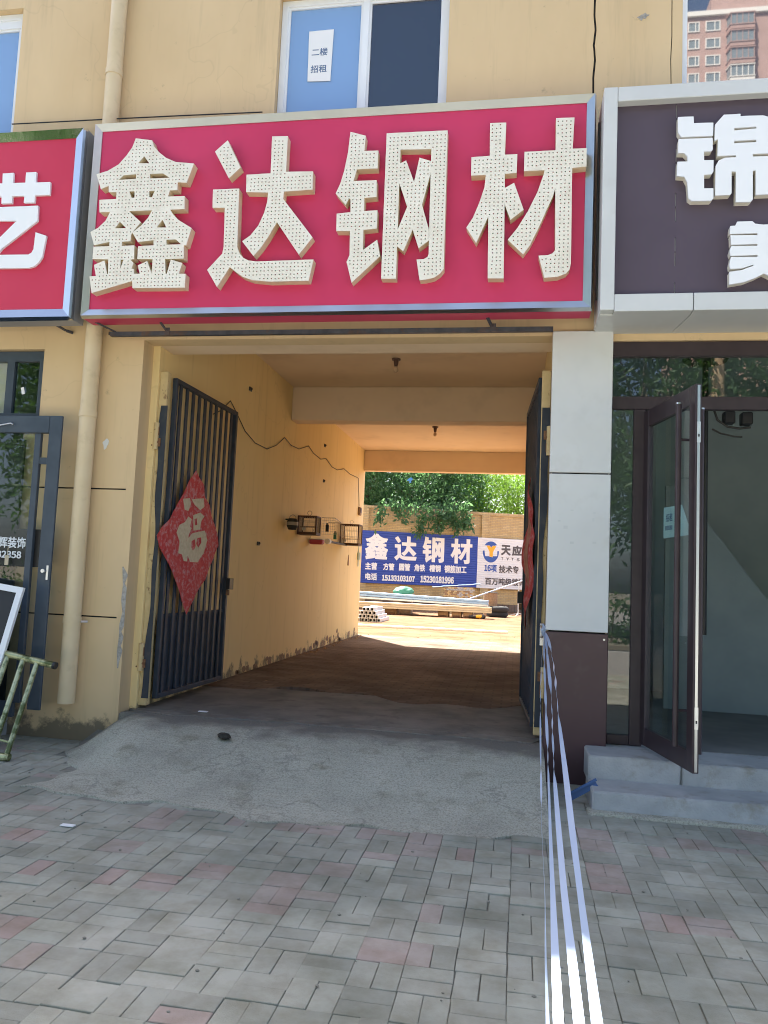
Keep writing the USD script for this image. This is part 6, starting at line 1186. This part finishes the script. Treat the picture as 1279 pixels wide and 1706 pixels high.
for k in range(60):
    x = -3.42 + abs(rng.normal(0, .10)); y = 12 + 5.2 * rng.random(); r = .012 + .03 * rng.random() ** 2; m = trimesh.creation.icosphere(0, r); m.apply_scale((1, 1.3, .7)); m.apply_translation((x, y, FLOOR + .01)); lit.append(m)
single('rubble', cat_(lit), 'wood_old', 'crumbs of rubble along the foot of the passage wall', 'rubble', kind='stuff')

# ---------------------------------------------------------------- across the street, seen only as reflections
for k, (x, y, h) in enumerate(((-14, -10.2, 13.6), (-9.3, -10.4, 13.8), (-5.0, -11.0, 13.0), (-.6, -11.7, 13.4), (3.9, -11.2, 12.6), (8.6, -11.8, 13.2), (13.2, -11.3, 12.4))):
    if k == 0: st = tree('street_tree', 'street tree across the road, leftmost of the row', (x, y, 0), h, (3.3, 2.6, 5.6), 'leaf_street', 31, n=560, each=30, size=.26, spread=.42, group='street trees across the road')
    else: copy_of(st.path, (x, y, 0), 'street tree across the road, ' + ('', 'second from the left', 'third from the left', 'fourth from the left', 'third from the right', 'second from the right', 'rightmost')[k] + ' of the row', rotz=k * 57.0, scale=h / 13.6)
HG = Thing('hedge', 'clipped hedge across the road from the shops', 'hedge', (0, -10.0, 0)); r = np.random.default_rng(5)
HG.part('foliage', leaf_mesh(np.stack([r.uniform(-30, 34, 900), r.uniform(-10.4, -9.6, 900), r.uniform(.15, 1.25, 900)], 1), 26, .2, .16, 6), 'leaf_street'); HG.part('stems', cat_([tube([(x, -10.0, 0), (x + .05, -10.0, .9)], .03, 5) for x in np.arange(-30, 34, .8)]), 'bark')
ux = at(1195, 650, Y=2 * YS_ + 9.2)[0]; UP = Thing('utility_pole', 'tan utility pole across the road', 'pole', (ux, -9.2, 0)); UP.part('pole', tube([(ux, -9.2, 0), (ux, -9.2, 9.5)], [.21, .17], 16), 'utility_tan', smooth=40); UP.part('cross_arm', bx(ux - .8, ux + .8, -9.26, -9.14, 8.9, 9.02), 'wood_old')
TYF = -112.0; YV = 2 * (FY + .06) - TYF
tx0 = at(1138, 60, Y=YV)[0]; th = at(1180, 28, Y=YV)[2]; tx1 = tx0 + 26
TW = Thing('apartment_tower', 'red-brick apartment tower with white window surrounds across the street', 'building', ((tx0 + tx1) / 2, TYF, 0))
TW.part('wall', bx(tx0, tx1, TYF - 16, TYF, -.3, th), 'tower_brick'); TW.part('roof', bx(tx0 - .4, tx1 + .4, TYF - 16.4, TYF + .4, th, th + .8), 'tower_trim'); TW.part('penthouse', bx(tx0 + 5, tx1 - 4, TYF - 12, TYF - 3, th + .8, th + 6), 'tower_brick')
nf = int((th - 4) / 2.95)
for f_ in range(nf):
    z = th - 2.6 - f_ * 2.95
    if f_ > 14: break
    for px_ in (1155, 1187):
        c = at(px_, 80, Y=YV)[0]; hwid = .9 if px_ == 1155 else 1.15
        w_ = TW.part('window', ext_frame(sbox(-hwid, 0, hwid, 1.75).difference(unary_union([sbox(-hwid + .16, .16, -.35, 1.59), sbox(-.22, .16, hwid - .16, 1.59)])), .14, (c, TYF - .02, z), (-1, 0, 0), (0, 0, 1)), 'tower_trim'); TW.part('pane', bx(c - hwid + .05, c + hwid - .05, TYF + .01, TYF + .03, z + .05, z + 1.7), 'tower_glass', parent=w_)
    b0, b1_ = at(1210, 80, Y=YV)[0], at(1256, 80, Y=YV)[0]
    bp = Polygon([(b0, TYF), (b0 + .3, TYF + 1.3), (b1_ - .3, TYF + 1.3), (b1_, TYF)])
    w_ = TW.part('bay_window', cat_([ext(bp.buffer(.06, join_style=2), .75).apply_translation((0, 0, z - .75)), ext(bp.buffer(.16, join_style=2), .14).apply_translation((0, 0, z - .1)), ext(bp.buffer(.14, join_style=2), .16).apply_translation((0, 0, z + 1.85))] + [bx(x, x + .12, TYF + 1.26, TYF + 1.36, z + .04, z + 1.85) for x in np.linspace(b0 + .3, b1_ - .42, 5)]), 'tower_trim' if f_ % 4 == 3 else 'tower_brick'); TW.part('pane', ext(bp.buffer(-.03), 1.8).apply_translation((0, 0, z + .04)), 'tower_glass', parent=w_)
CR = Thing('parked_car', 'dark parked car at the kerb across from the shops', 'car', (6.5, -8.1, -.13))
prof = Polygon([(-2.2, .25), (-2.15, .75), (-1.5, .92), (-.85, 1.42), (.75, 1.45), (1.55, .98), (2.1, .85), (2.2, .3)]); CR.part('body', ext_y(affinity.translate(prof, 6.5, -.13), -8.95, -7.25), 'car_paint'); 
gp = Polygon([(-1.3, .95), (-.8, 1.36), (.7, 1.39), (1.35, 1.0)]); CR.part('side_glass', ext_y(affinity.translate(gp, 6.5, -.13), -7.249, -7.235), 'mirror_glass'); CR.part('side_glass', ext_y(affinity.translate(gp, 6.5, -.13), -8.965, -8.951), 'mirror_glass')
for x in (5.1, 7.85):
    for y in (-8.9, -7.45): w_ = CR.part('wheel', tube([(x, y, .19), (x, y + .2, .19)], .32, 20), 'rubber', smooth=40); CR.part('rim', tube([(x, y - .005, .19), (x, y + .205, .19)], .19, 16), 'aluminium', parent=w_)
